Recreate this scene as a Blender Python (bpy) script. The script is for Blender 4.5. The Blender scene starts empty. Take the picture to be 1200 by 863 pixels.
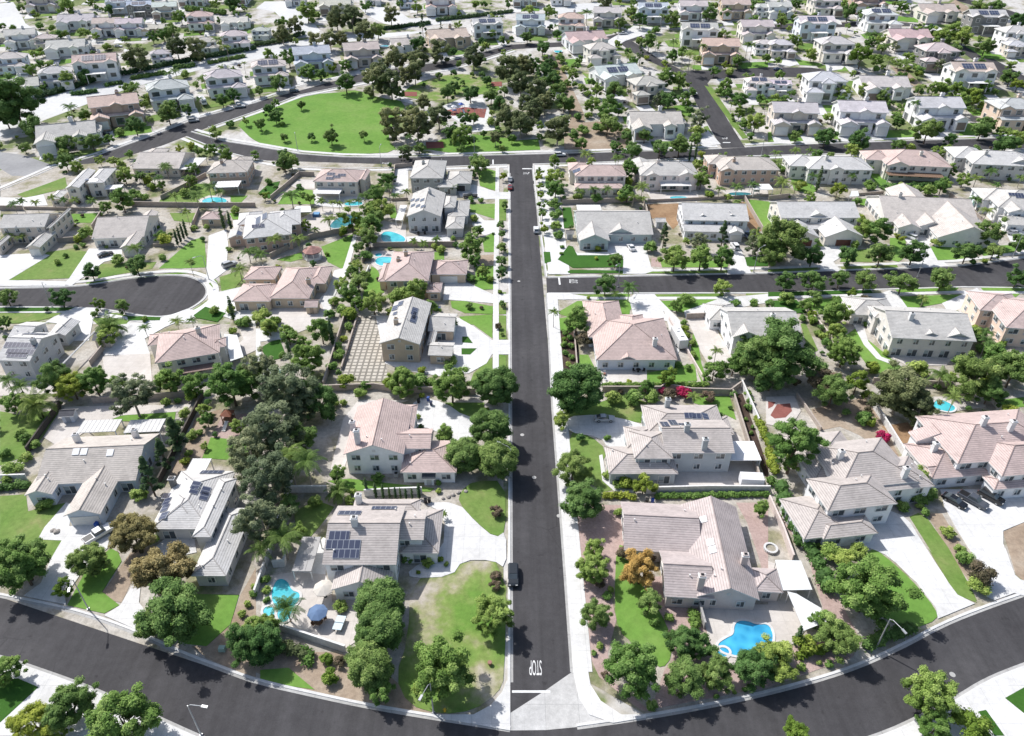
import bpy, bmesh, math, random
import numpy as np
from mathutils import Vector, Matrix
random.seed(7)
sc = bpy.context.scene
COL = sc.collection
R = math.radians
# ---------------------------------------------------------------- camera model and terrain
FPX, PITCH, CAMH = 845.0, R(35.0), 104.0
CP, SP = math.cos(PITCH), math.sin(PITCH)
def terrain(y):
    def soft(a): 
        if a > 30: return a
        return math.log1p(math.exp(a)) if a > -30 else 0.0
    return .115*25*soft((y-300)/25) - .115*25*soft((y-640)/25)
def G(u, v, h=0.0):
    """ground position seen at photograph point (u, v), h metres above the ground"""
    du, dv = (u-600)/FPX, (v-431.5)/FPX
    ry, rz = CP-dv*SP, -SP-dv*CP
    lo, hi = 1.0, 1600.0
    for _ in range(44):
        t = (lo+hi)/2
        if CAMH + t*rz - terrain(t*ry) - h > 0: lo = t
        else: hi = t
    return Vector((t*du, t*ry, terrain(t*ry)+h))
def depth(p): return p.y*CP - (p.z-CAMH)*SP
def pxm(p): return FPX/depth(p)              # photograph pixels per metre there
def proj(p):
    d = depth(p); up = p.y*SP + (p.z-CAMH)*CP
    return (600+FPX*p.x/d, 431.5-FPX*up/d)
ROW = (0, 180, 350, 480, 643)
def Z(c, x, y): return (300*int(c[1]) + x/3.923, ROW[int(c[0])] + y/3.923)
def pts(c, s): return [Z(c, *map(float, a.split(','))) for a in s.split()]
# ---------------------------------------------------------------- node helpers
def nmat(name, rough=.8, spec=.3):
    m = bpy.data.materials.new(name); m.use_nodes = True
    nt = m.node_tree; b = nt.nodes['Principled BSDF']
    b.inputs['Roughness'].default_value = rough; b.inputs['Specular IOR Level'].default_value = spec
    return m, nt, b
def N(nt, t, **kw):
    n = nt.nodes.new(t)
    for k, v in kw.items():
        if k in n.inputs: n.inputs[k].default_value = v
        else: setattr(n, k, v)
    return n
def L(nt, a, b): nt.links.new(a, b)
def noise(nt, co, scale, detail=4, rough=.55):
    n = N(nt, 'ShaderNodeTexNoise'); n.inputs['Scale'].default_value = scale; n.inputs['Detail'].default_value = detail
    n.inputs['Roughness'].default_value = rough
    if co: L(nt, co, n.inputs['Vector'])
    return n.outputs['Fac']
def ramp(nt, fac, stops):
    r = N(nt, 'ShaderNodeValToRGB'); e = r.color_ramp.elements
    while len(e) < len(stops): e.new(.5)
    for i, (p, c) in enumerate(stops):
        e[i].position = p; e[i].color = (*c, 1) if len(c) == 3 else c
    L(nt, fac, r.inputs['Fac']); return r.outputs['Color']
def mix(nt, fac, a, b, mode='MIX'):
    n = N(nt, 'ShaderNodeMix', data_type='RGBA', blend_type=mode)
    for s, i in ((fac, 0), (a, 6), (b, 7)):
        if hasattr(s, 'links'): L(nt, s, n.inputs[i])
        elif i == 0: n.inputs[0].default_value = s
        else: n.inputs[i].default_value = (*s, 1)
    return n.outputs[2]
def wpos(nt): return N(nt, 'ShaderNodeNewGeometry').outputs['Position']
def g3(v): return (v, v, v)
def bump(nt, b, fac, s, d=.05):
    n = N(nt, 'ShaderNodeBump'); n.inputs['Strength'].default_value = s; n.inputs['Distance'].default_value = d
    L(nt, fac, n.inputs['Height']); L(nt, n.outputs['Normal'], b.inputs['Normal'])
M = {}
def ground_mat(name, stops, s1=.12, s2=1.5, amt=.35, rough=.9, joints=None, grain=9):
    m, nt, b = nmat(name, rough, .15); co = wpos(nt)
    c = ramp(nt, noise(nt, co, s1, 5, .6), stops)
    f = ramp(nt, noise(nt, co, s2, 6, .7), ((.25, g3(1-amt)), (.75, g3(1+amt*.4))))
    c = mix(nt, 1.0, c, f, 'MULTIPLY')
    f = ramp(nt, noise(nt, co, grain, 3, .7), ((.3, g3(1-amt*.6)), (.7, g3(1+amt*.3))))
    c = mix(nt, 1.0, c, f, 'MULTIPLY')
    if joints:
        br = N(nt, 'ShaderNodeTexBrick', offset=0.0); br.inputs['Scale'].default_value = 1.0
        br.inputs['Brick Width'].default_value = joints[0]; br.inputs['Row Height'].default_value = joints[1]
        br.inputs['Mortar Size'].default_value = joints[2]; br.inputs['Mortar Smooth'].default_value = .3
        br.inputs['Color1'].default_value = (1,1,1,1); br.inputs['Color2'].default_value = (.955,.95,.94,1)
        br.inputs['Mortar'].default_value = (*g3(joints[3]), 1); L(nt, co, br.inputs['Vector'])
        c = mix(nt, 1.0, c, br.outputs['Color'], 'MULTIPLY')
    L(nt, c, b.inputs['Base Color']); M[name] = m
    return m
ground_mat('asphalt', ((.3, (.055,.053,.056)), (.55, (.069,.067,.070)), (.8, (.095,.092,.094))), .05, .7, .22, .85, grain=5)
def asphalt_wear():
    nt = M['asphalt'].node_tree; b = nt.nodes['Principled BSDF']; src = b.inputs['Base Color'].links[0].from_socket; co = wpos(nt)
    nz = N(nt, 'ShaderNodeTexNoise'); nz.inputs['Scale'].default_value = .35; nz.inputs['Detail'].default_value = 3; L(nt, co, nz.inputs['Vector'])
    wv = mix(nt, .55, co, nz.outputs['Color'], 'ADD')
    v = N(nt, 'ShaderNodeTexVoronoi', feature='DISTANCE_TO_EDGE'); v.inputs['Scale'].default_value = .11; L(nt, wv, v.inputs['Vector'])
    crack = ramp(nt, v.outputs['Distance'], ((.0, g3(.70)), (.006, g3(.78)), (.011, g3(1))))
    msk = ramp(nt, noise(nt, co, .03, 2), ((.54, g3(0)), (.60, g3(.8))))
    c = mix(nt, msk, src, mix(nt, 1.0, src, crack, 'MULTIPLY'))
    mp = N(nt, 'ShaderNodeMapping'); mp.inputs['Scale'].default_value = (.7, .03, 1); L(nt, co, mp.inputs['Vector'])
    c = mix(nt, 1.0, c, ramp(nt, noise(nt, mp.outputs[0], .8, 4), ((.3, g3(.86)), (.7, g3(1.16)))), 'MULTIPLY')
    st = ramp(nt, noise(nt, co, .5, 2), ((.66, g3(1)), (.74, g3(.72)))); c = mix(nt, 1.0, c, st, 'MULTIPLY')
    L(nt, c, b.inputs['Base Color'])
asphalt_wear()
ground_mat('old_asphalt', ((.3, (.24,.24,.245)), (.7, (.36,.36,.36))), .05, .7, .15)
ground_mat('pale_road', ((.3, (.55,.55,.54)), (.7, (.68,.68,.67))), .03, .5, .15)
ground_mat('concrete', ((.3, (.60,.595,.58)), (.5,(.69,.685,.672)), (.75, (.75,.745,.73))), .09, .8, .20, .85, (3.0, 3.0, .032, .74))
ground_mat('patio', ((.3, (.53,.49,.45)), (.7, (.66,.62,.58))), .1, .9, .15, .85, (2.4, 2.4, .03, .8))
ground_mat('lawn', ((.28, (.30,.29,.13)), (.42, (.19,.27,.075)), (.6, (.145,.245,.055)), (.78, (.11,.20,.045))), .10, .9, .3, .95)
ground_mat('green_lawn', ((.25, (.21,.32,.085)), (.5, (.16,.30,.058)), (.8, (.115,.245,.045))), .07, .8, .25, .95)
ground_mat('dark_lawn', ((.3, (.040,.115,.018)), (.7, (.055,.145,.024))), .1, 2., .25, .95)
ground_mat('dry_lawn', ((.34, (.50,.45,.38)), (.42, (.36,.35,.20)), (.49, (.22,.30,.085)), (.6, (.155,.28,.055)), (.82, (.12,.24,.045))), .09, .8, .35, .95)
ground_mat('dirt', ((.3, (.30,.22,.155)), (.6, (.42,.34,.26)), (.8, (.48,.42,.35))), .1, 1.1, .35, .95)
ground_mat('brown_dirt', ((.3, (.26,.16,.09)), (.7, (.40,.27,.16))), .1, 1.1, .35, .95)
ground_mat('pink_gravel', ((.3, (.40,.29,.26)), (.7, (.52,.40,.36))), .2, 2.0, .3, .95)
ground_mat('mulch', ((.3, (.055,.038,.03)), (.7, (.11,.075,.06))), .2, 2.0, .4, .95)
ground_mat('soil', ((.28, (.15,.20,.07)), (.40, (.30,.28,.18)), (.5, (.46,.42,.36)), (.66, (.56,.53,.48)), (.78,(.14,.21,.06))), .1, 1.1, .4, .95)
ground_mat('red_rubber', ((.3, (.24,.09,.075)), (.7, (.30,.12,.10))), .3, 2, .2)
ground_mat('paver_grid', ((.3, (.50,.46,.39)), (.7, (.60,.56,.49))), .2, 2, .2, .9, (1.45, 1.45, .28, .42))
ground_mat('terrain', ((.28, (.16,.21,.08)), (.42, (.20,.24,.10)), (.47, (.42,.39,.33)), (.55, (.58,.56,.53)), (.64, (.62,.60,.57)), (.70, (.17,.23,.08))), .055, .5, .3, .95)
ground_mat('paint', ((.3, (.72,.72,.71)), (.7, (.82,.82,.81))), .5, 2, .2)
ground_mat('kerb', ((.3, (.58,.575,.56)), (.7, (.70,.695,.68))), .3, 2, .15)
ground_mat('apron', ((.3, (.46,.455,.445)), (.7, (.60,.595,.58))), .15, 1.0, .25, .9, (5.0, 5.0, .05, .75))
ground_mat('gutter', ((.3, (.36,.355,.345)), (.7, (.50,.495,.48))), .2, 1.2, .2, .9, (6.0, 6.0, .05, .7))
def objcol_mat(name, rough=.85, amt=.12, scale=.8, spec=.25):
    m, nt, b = nmat(name, rough, spec)
    oc = N(nt, 'ShaderNodeObjectInfo').outputs['Color']; co = wpos(nt)
    f = ramp(nt, noise(nt, co, scale, 5, .65), ((.3, g3(1-amt)), (.7, g3(1+amt*.3))))
    L(nt, mix(nt, 1.0, oc, f, 'MULTIPLY'), b.inputs['Base Color']); M[name] = m
    return m
objcol_mat('stucco', .9, .10); objcol_mat('paintwork', .6, .06); objcol_mat('block', .95, .25, 1.5)
objcol_mat('cloth', .9, .08); objcol_mat('plastic', .5, .04)
def roof_tile():
    m, nt, b = nmat('roof_tile', .85, .2)
    oc = N(nt, 'ShaderNodeObjectInfo').outputs['Color']
    uv = N(nt, 'ShaderNodeUVMap', uv_map='UVMap').outputs['UV']
    br = N(nt, 'ShaderNodeTexBrick', offset=.5); br.inputs['Scale'].default_value = 1.0
    br.inputs['Brick Width'].default_value = 500; br.inputs['Row Height'].default_value = .44
    br.inputs['Mortar Size'].default_value = .075; br.inputs['Mortar Smooth'].default_value = .5; br.inputs['Bias'].default_value = 0.
    br.inputs['Color1'].default_value = (1.04,1.04,1.03,1); br.inputs['Color2'].default_value = (1.0,1.0,1.0,1)
    br.inputs['Mortar'].default_value = (.66,.645,.64,1); L(nt, uv, br.inputs['Vector'])
    c = mix(nt, 1.0, oc, br.outputs['Color'], 'MULTIPLY')
    mp = N(nt, 'ShaderNodeMapping'); mp.inputs['Scale'].default_value = (1.1, 1.92, 1); L(nt, uv, mp.inputs['Vector'])
    vo = N(nt, 'ShaderNodeTexVoronoi'); vo.inputs['Scale'].default_value = 1.6; L(nt, mp.outputs[0], vo.inputs['Vector'])
    c = mix(nt, .55, c, mix(nt, 1.0, c, ramp(nt, vo.outputs['Color'], ((.0, g3(.78)), (1, g3(1.16)))), 'MULTIPLY'))
    co = wpos(nt)
    f = ramp(nt, noise(nt, co, .3, 7, .75), ((.25, g3(.74)), (.5, g3(1.0)), (.75, g3(1.12))))
    c = mix(nt, 1.0, c, f, 'MULTIPLY')
    w = N(nt, 'ShaderNodeTexWave', wave_type='BANDS', bands_direction='Y', wave_profile='SAW'); w.inputs['Scale'].default_value = .3/.44
    L(nt, uv, w.inputs['Vector']); bump(nt, b, w.outputs['Fac'], .5, .08)
    L(nt, c, b.inputs['Base Color']); M['roof_tile'] = m
roof_tile()
def simple(name, col, rough=.6, spec=.4, metal=0):
    m, nt, b = nmat(name, rough, spec); co = wpos(nt)
    f = ramp(nt, noise(nt, co, 1.3, 4, .6), ((.3, tuple(x*.88 for x in col)), (.7, tuple(min(1, x*1.08) for x in col))))
    L(nt, f, b.inputs['Base Color']); b.inputs['Metallic'].default_value = metal; M[name] = m
simple('trim', (.70,.69,.67)); simple('glass', (.075,.09,.10), .08, .8); simple('black', (.012,.012,.013), .5)
simple('metal', (.42,.43,.44), .4, .5, .3); simple('white', (.76,.76,.75)); simple('bark', (.13,.10,.075), .95, .1)
simple('pale_bark', (.34,.30,.25), .95, .1); simple('tyre', (.015,.015,.016), .8); simple('yellow', (.65,.42,.03)); simple('wood', (.20,.11,.06), .8)
simple('cap_tile', (.44,.40,.38), .9); simple('blinds', (.34,.40,.42), .25, .7)
def solar_mat():
    m, nt, b = nmat('solar', .18, .6)
    uv = N(nt, 'ShaderNodeUVMap', uv_map='UVMap').outputs['UV']
    br = N(nt, 'ShaderNodeTexBrick', offset=0.0); br.inputs['Scale'].default_value = 1.0
    br.inputs['Brick Width'].default_value = 1.0; br.inputs['Row Height'].default_value = 1.65
    br.inputs['Mortar Size'].default_value = .045; br.inputs['Color1'].default_value = (.05,.06,.10,1); br.inputs['Color2'].default_value = (.065,.075,.115,1)
    br.inputs['Mortar'].default_value = (.30,.32,.36,1); L(nt, uv, br.inputs['Vector']); L(nt, br.outputs['Color'], b.inputs['Base Color']); M['solar'] = m
solar_mat()
def water_mat(name, a, c2):
    m, nt, b = nmat(name, .06, .5); co = wpos(nt)
    v = N(nt, 'ShaderNodeTexVoronoi', feature='SMOOTH_F1'); v.inputs['Scale'].default_value = .9
    nz = N(nt, 'ShaderNodeTexNoise'); nz.inputs['Scale'].default_value = .8; L(nt, co, nz.inputs['Vector'])
    L(nt, mix(nt, .35, co, nz.outputs['Color']), v.inputs['Vector'])
    c = ramp(nt, v.outputs['Distance'], ((.1, a), (.75, c2)))  # caustic web of sunlight painted into the water colour
    c = mix(nt, 1.0, c, ramp(nt, noise(nt, co, .25, 3), ((.3, g3(.85)), (.7, g3(1.1)))), 'MULTIPLY')
    L(nt, c, b.inputs['Base Color']); bump(nt, b, noise(nt, co, 2.5, 3), .35, .08); M[name] = m
water_mat('pool_water', (.05,.42,.50), (.12,.60,.66)); water_mat('blue_water', (.03,.28,.52), (.08,.48,.72)); water_mat('dark_water', (.02,.13,.16), (.05,.26,.28))
def leaf_mat(name, dark, light, tint, hue=.5):
    m, nt, b = nmat(name, .75, .2)
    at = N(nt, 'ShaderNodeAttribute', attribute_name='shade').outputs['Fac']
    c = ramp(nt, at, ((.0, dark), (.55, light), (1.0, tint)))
    oi = N(nt, 'ShaderNodeObjectInfo').outputs['Random']
    hs = N(nt, 'ShaderNodeHueSaturation'); L(nt, c, hs.inputs['Color'])
    mr = N(nt, 'ShaderNodeMapRange'); L(nt, oi, mr.inputs['Value']); mr.inputs['To Min'].default_value = .465; mr.inputs['To Max'].default_value = .52; L(nt, mr.outputs[0], hs.inputs['Hue'])
    mv = N(nt, 'ShaderNodeMapRange'); L(nt, oi, mv.inputs['Value']); mv.inputs['To Min'].default_value = 1.28; mv.inputs['To Max'].default_value = .76; L(nt, mv.outputs[0], hs.inputs['Value'])
    L(nt, hs.outputs['Color'], b.inputs['Base Color'])
    tr = N(nt, 'ShaderNodeBsdfTranslucent'); L(nt, hs.outputs['Color'], tr.inputs['Color'])
    mx = N(nt, 'ShaderNodeMixShader'); mx.inputs[0].default_value = .30
    L(nt, b.outputs[0], mx.inputs[1]); L(nt, tr.outputs[0], mx.inputs[2])
    L(nt, mx.outputs[0], nt.nodes['Material Output'].inputs['Surface']); M[name] = m
leaf_mat('leaf_dark', (.042,.086,.024), (.13,.24,.062), (.27,.40,.13))
leaf_mat('leaf_mid', (.058,.11,.025), (.19,.32,.07), (.37,.50,.15))
leaf_mat('leaf_lime', (0.055, 0.1, 0.014), (0.21, 0.31, 0.045), (0.36, 0.46, 0.09))
leaf_mat('leaf_grey', (.06,.08,.04), (.175,.225,.115), (.34,.39,.22))
leaf_mat('leaf_olive', (0.05, 0.064, 0.026), (0.175, 0.215, 0.088), (0.35, 0.38, 0.19))
leaf_mat('leaf_gold', (.075,.066,.022), (.27,.245,.095), (.44,.40,.17))
leaf_mat('leaf_yellow', (.09,.08,.018), (.42,.34,.08), (.62,.53,.15))
leaf_mat('leaf_pink', (0.065,0.039,0.0195), (0.364,0.026,0.078), (0.715,0.039,0.169))
leaf_mat('leaf_red', (.05,.045,.024), (.135,.120,.07), (.27,.20,.14))
leaf_mat('leaf_pine', (0.024, 0.052, 0.022), (0.085, 0.155, 0.062), (0.17, 0.25, 0.11))
leaf_mat('frond', (0.0375,0.075,0.018), (0.135,0.225,0.0525), (0.24,0.345,0.105))
# ---------------------------------------------------------------- object helpers
def link(o, parent=None):
    COL.objects.link(o)
    if parent: o.parent = parent
    return o
def mesh_obj(name, me, parent=None, col=None, loc=None, rot=None, scale=None):
    o = bpy.data.objects.new(name, me); link(o, parent)
    if col: o.color = (*col, 1)
    if loc is not None: o.location = loc
    if rot is not None: o.rotation_euler = rot if hasattr(rot, '__len__') else (0, 0, rot)
    if scale is not None: o.scale = scale if hasattr(scale, '__len__') else (scale,)*3
    return o
def empty(name, loc, rot=0):
    o = bpy.data.objects.new(name, None); o.empty_display_size = .1
    link(o); o.location = loc; o.rotation_euler = (0, 0, rot); return o
THINGS = []      # [object, adjective phrase, category, xy, kind key]
def tag(o, label, cat, group=None):
    o['label'] = label; o['category'] = cat
    if group: o['group'] = group
    return o
class MB:
    """collects faces with material slots and metre uv"""
    def __init__(s, *mats): s.v, s.f, s.m, s.uv, s.mats = [], [], [], [], mats
    def face(s, vs, m=0, uv=None):
        i = len(s.v); s.v += [tuple(p) for p in vs]; s.f.append(tuple(range(i, i+len(vs)))); s.m.append(m)
        s.uv.append(uv or [(0, 0)]*len(vs))
    def box(s, c, d, m=0, rot=0, taper=1.0):
        x, y, z = c; a, b, h = d[0]/2, d[1]/2, d[2]
        cr, sr = math.cos(rot), math.sin(rot)
        def q(px, py, pz, k): px *= k; py *= k; return (x+px*cr-py*sr, y+px*sr+py*cr, z+pz)
        lo = [q(px, py, 0, 1) for px, py in ((-a,-b),(a,-b),(a,b),(-a,b))]
        hi = [q(px, py, h, taper) for px, py in ((-a,-b),(a,-b),(a,b),(-a,b))]
        s.hexa(lo, hi, m)
    def hexa(s, lo, hi, m=0):
        n = len(lo); i = len(s.v); s.v += [tuple(p) for p in lo+hi]
        fs = [tuple(range(n-1, -1, -1)), tuple(range(n, 2*n))] + [(k, (k+1) % n, n+(k+1) % n, n+k) for k in range(n)]
        for f in fs: s.f.append(tuple(i+k for k in f)); s.m.append(m); s.uv.append([(0, 0)]*len(f))
    def tube(s, pth, rad, n=6, m=0):
        i = len(s.v); P = [Vector(p) for p in pth]
        for k, p in enumerate(P):
            d = (P[min(k+1, len(P)-1)]-P[max(k-1, 0)]).normalized()
            a = d.orthogonal().normalized() if abs(d.z) < .99 else Vector((1,0,0)); a = (a-d*a.dot(d)).normalized(); b = d.cross(a)
            r = rad[k] if hasattr(rad, '__len__') else rad
            s.v += [tuple(p+(a*math.cos(2*math.pi*j/n)+b*math.sin(2*math.pi*j/n))*r) for j in range(n)]
        for k in range(len(P)-1):
            for j in range(n):
                s.f.append((i+k*n+j, i+k*n+(j+1) % n, i+(k+1)*n+(j+1) % n, i+(k+1)*n+j)); s.m.append(m); s.uv.append([(0,0)]*4)
        for f in (tuple(i+j for j in range(n-1, -1, -1)), tuple(i+(len(P)-1)*n+j for j in range(n))):
            s.f.append(f); s.m.append(m); s.uv.append([(0,0)]*n)
    def mesh(s, name='mesh', smooth=False):
        me = bpy.data.meshes.new(name); me.from_pydata(s.v, [], s.f)
        for m in s.mats: me.materials.append(M[m])
        me.polygons.foreach_set('material_index', s.m)
        if smooth: me.polygons.foreach_set('use_smooth', [True]*len(s.f))
        ul = me.uv_layers.new(name='UVMap'); ul.data.foreach_set('uv', [c for f in s.uv for p in f for c in p])
        me.update(); return me
def inpoly(x, y, P):
    c = False; j = len(P)-1
    for i in range(len(P)):
        a, b = P[i], P[j]
        if (a[1] > y) != (b[1] > y) and x < (b[0]-a[0])*(y-a[1])/(b[1]-a[1])+a[0]: c = not c
        j = i
    return c
BLOCKED = []     # world polygons (with bounding boxes) where loose planting may not stand
def block_poly(P):
    xs = [p[0] for p in P]; ys = [p[1] for p in P]; BLOCKED.append((min(xs), max(xs), min(ys), max(ys), [(p[0], p[1]) for p in P]))
def is_free(x, y):
    return not any(a <= x <= b and c <= y <= d and inpoly(x, y, P) for a, b, c, d, P in BLOCKED)
def smooth_closed(P, it=2):
    for _ in range(it):
        Q = []
        for i in range(len(P)):
            a, b = Vector(P[i]), Vector(P[(i+1) % len(P)]); Q += [tuple(a*.75+b*.25), tuple(a*.25+b*.75)]
        P = Q
    return P
def ground_patch(name, W, z, mat, skirt=.0, kind='structure', parent=None):
    """a flat-lying sheet over world polygon W (xy), draped on the terrain z above it, with a skirt down"""
    bm = bmesh.new()
    vs = [bm.verts.new((p[0], p[1], 0)) for p in W]
    try: bm.faces.new(vs)
    except ValueError: bm.free(); return None
    bmesh.ops.recalc_face_normals(bm, faces=bm.faces[:])
    for f in bm.faces:
        if f.normal.z < 0: f.normal_flip()
    bmesh.ops.triangulate(bm, faces=bm.faces[:])
    ys = [p[1] for p in W]; y0, y1 = min(ys), max(ys)
    y = 210.0
    while y < min(y1, 720):
        if y > y0: bmesh.ops.bisect_plane(bm, geom=bm.verts[:]+bm.edges[:]+bm.faces[:], plane_co=(0, y, 0), plane_no=(0, 1, 0))
        y += 12
    for v in bm.verts: v.co.z = terrain(v.co.y)+z
    if skirt:
        ed = [e for e in bm.edges if e.is_boundary]
        r = bmesh.ops.extrude_edge_only(bm, edges=ed)
        for v in r['geom']:
            if isinstance(v, bmesh.types.BMVert): v.co.z -= skirt
        bmesh.ops.recalc_face_normals(bm, faces=bm.faces[:])
    me = bpy.data.meshes.new(name); bm.to_mesh(me); bm.free(); me.materials.append(M[mat])
    o = mesh_obj(name, me, parent)
    if kind: o['kind'] = kind
    return o
# ---------------------------------------------------------------- house builder
_cache = {}
def bright(c): return tuple(min(.85, x*1.22) for x in c)
def window_meshes(w, h, far=False):
    k = ('win', round(w, 1), round(h, 1), far)
    if k not in _cache:
        f = MB('trim', 'glass'); a, b, t = w/2, h/2, .13
        f.box((0, -.05, b-.0), (w+2*t, .12, t)); f.box((0, -.05, -b-t), (w+2*t, .14, t))
        for x in (-a-t/2, a+t/2): f.box((x, -.05, -b), (t, .12, h))
        if not far: f.box((0, -.055, -b), (.07, .05, h))
        p = MB('glass', 'blinds'); p.box((0, -.02, -b), (w, .05, h))
        if not far: p.box((-a/2, -.0255, -b*.1), (a*.93, .05, b*1.08), 1)
        if far:
            f.box((0, -.02, -b), (w, .05, h), 1); _cache[k] = (f.mesh('window'), None)
        else: _cache[k] = (f.mesh('window'), p.mesh('pane'))
    return _cache[k]
def garage_mesh(w):
    k = ('gar', round(w, 1))
    if k not in _cache:
        g = MB('paintwork', 'trim')
        for i in range(4):
            g.box((0, -.06, .06+i*.54), (w, .10, .52))
        g.box((0, -.05, 2.24), (w+.3, .16, .15), 1)
        for x in (-w/2-.08, w/2+.08): g.box((x, -.05, 0), (.14, .16, 2.23), 1)
        _cache[k] = g.mesh('garage_door')
    return _cache[k]
def rz(b, x, y):
    t, h, x0, y0, x1, y1, p = b
    if not (x0 <= x <= x1 and y0 <= y <= y1): return -9
    if t == 'h': return h+p*min(x-x0, x1-x, y-y0, y1-y)
    if t == 'x': return h+p*min(y-y0, y1-y)
    if t == 'y': return h+p*min(x-x0, x1-x)
    return h+.15
def add_roof_block(rm, b, i):
    t, h, x0, y0, x1, y1, p = b; h += .007*i
    w, d = x1-x0, y1-y0; xm, ym = (x0+x1)/2, (y0+y1)/2
    th = .20
    if t == 'f': return
    if t == 'h':
        if w >= d: r0, r1 = Vector((x0+d/2, ym, h+p*d/2)), Vector((x1-d/2-.01, ym, h+p*d/2))
        else: r0, r1 = Vector((xm, y0+w/2, h+p*w/2)), Vector((xm, y1-w/2-.01, h+p*w/2))
        if (r1-r0).length < .3: r1 = r0+Vector((.3, 0, 0)) if w >= d else r0+Vector((0, .3, 0))
    elif t == 'x': r0, r1 = Vector((x0, ym, h+p*d/2)), Vector((x1, ym, h+p*d/2))
    else: r0, r1 = Vector((xm, y0, h+p*w/2)), Vector((xm, y1, h+p*w/2))
    A, B, C, D = Vector((x0,y0,h)), Vector((x1,y0,h)), Vector((x1,y1,h)), Vector((x0,y1,h))
    off = .37*i
    def face(vs, e0, e1):
        u = (e1-e0).normalized(); n = u.cross(Vector((0,0,1)))
        uv = []
        for q in vs:
            r = q-e0; a = r.dot(u); hor = r-u*a; s = math.hypot(math.hypot(hor.x, hor.y), hor.z)
            uv.append((a+off, s+.1))
        rm.face(vs, 0, uv)
    alongx = (t == 'x') or (t == 'h' and w >= d)
    if alongx:
        face([A, B, r1, r0], A, B); face([C, D, r0, r1], C, D)
        if t == 'h': face([B, C, r1], B, C); face([D, A, r0], D, A)
    else:
        face([B, C, r1, r0], B, C); face([D, A, r0, r1], D, A)
        if t == 'h': face([A, B, r0], A, B); face([C, D, r1], C, D)
    dn = Vector((0, 0, -th))
    ring = [A, B, C, D] if t == 'h' else ([A, B, r1, C, D, r0] if t == 'x' else [A, r0, B, C, r1, D])
    for k in range(len(ring)):
        a, c = ring[k], ring[(k+1) % len(ring)]
        rm.face([a+dn, c+dn, c, a], 1)
    if t == 'h': rm.face([D+dn, C+dn, B+dn, A+dn], 1)
    elif t == 'x': rm.face([B+dn, A+dn, r0+dn, r1+dn], 1); rm.face([D+dn, C+dn, r1+dn, r0+dn], 1)
    else: rm.face([A+dn, D+dn, r1+dn, r0+dn], 1); rm.face([C+dn, B+dn, r0+dn, r1+dn], 1)
    up = Vector((0, 0, .05))
    segs = [(r0, r1)]
    if t == 'h': segs += [(A, r0), (D, r0 if alongx else r1), (B, r1 if alongx else r0), (C, r1)]
    for a, c in segs:
        if (c-a).length > .5: rm.tube([a+up*.3, c+up*.3], .11, 4, 2)
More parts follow.
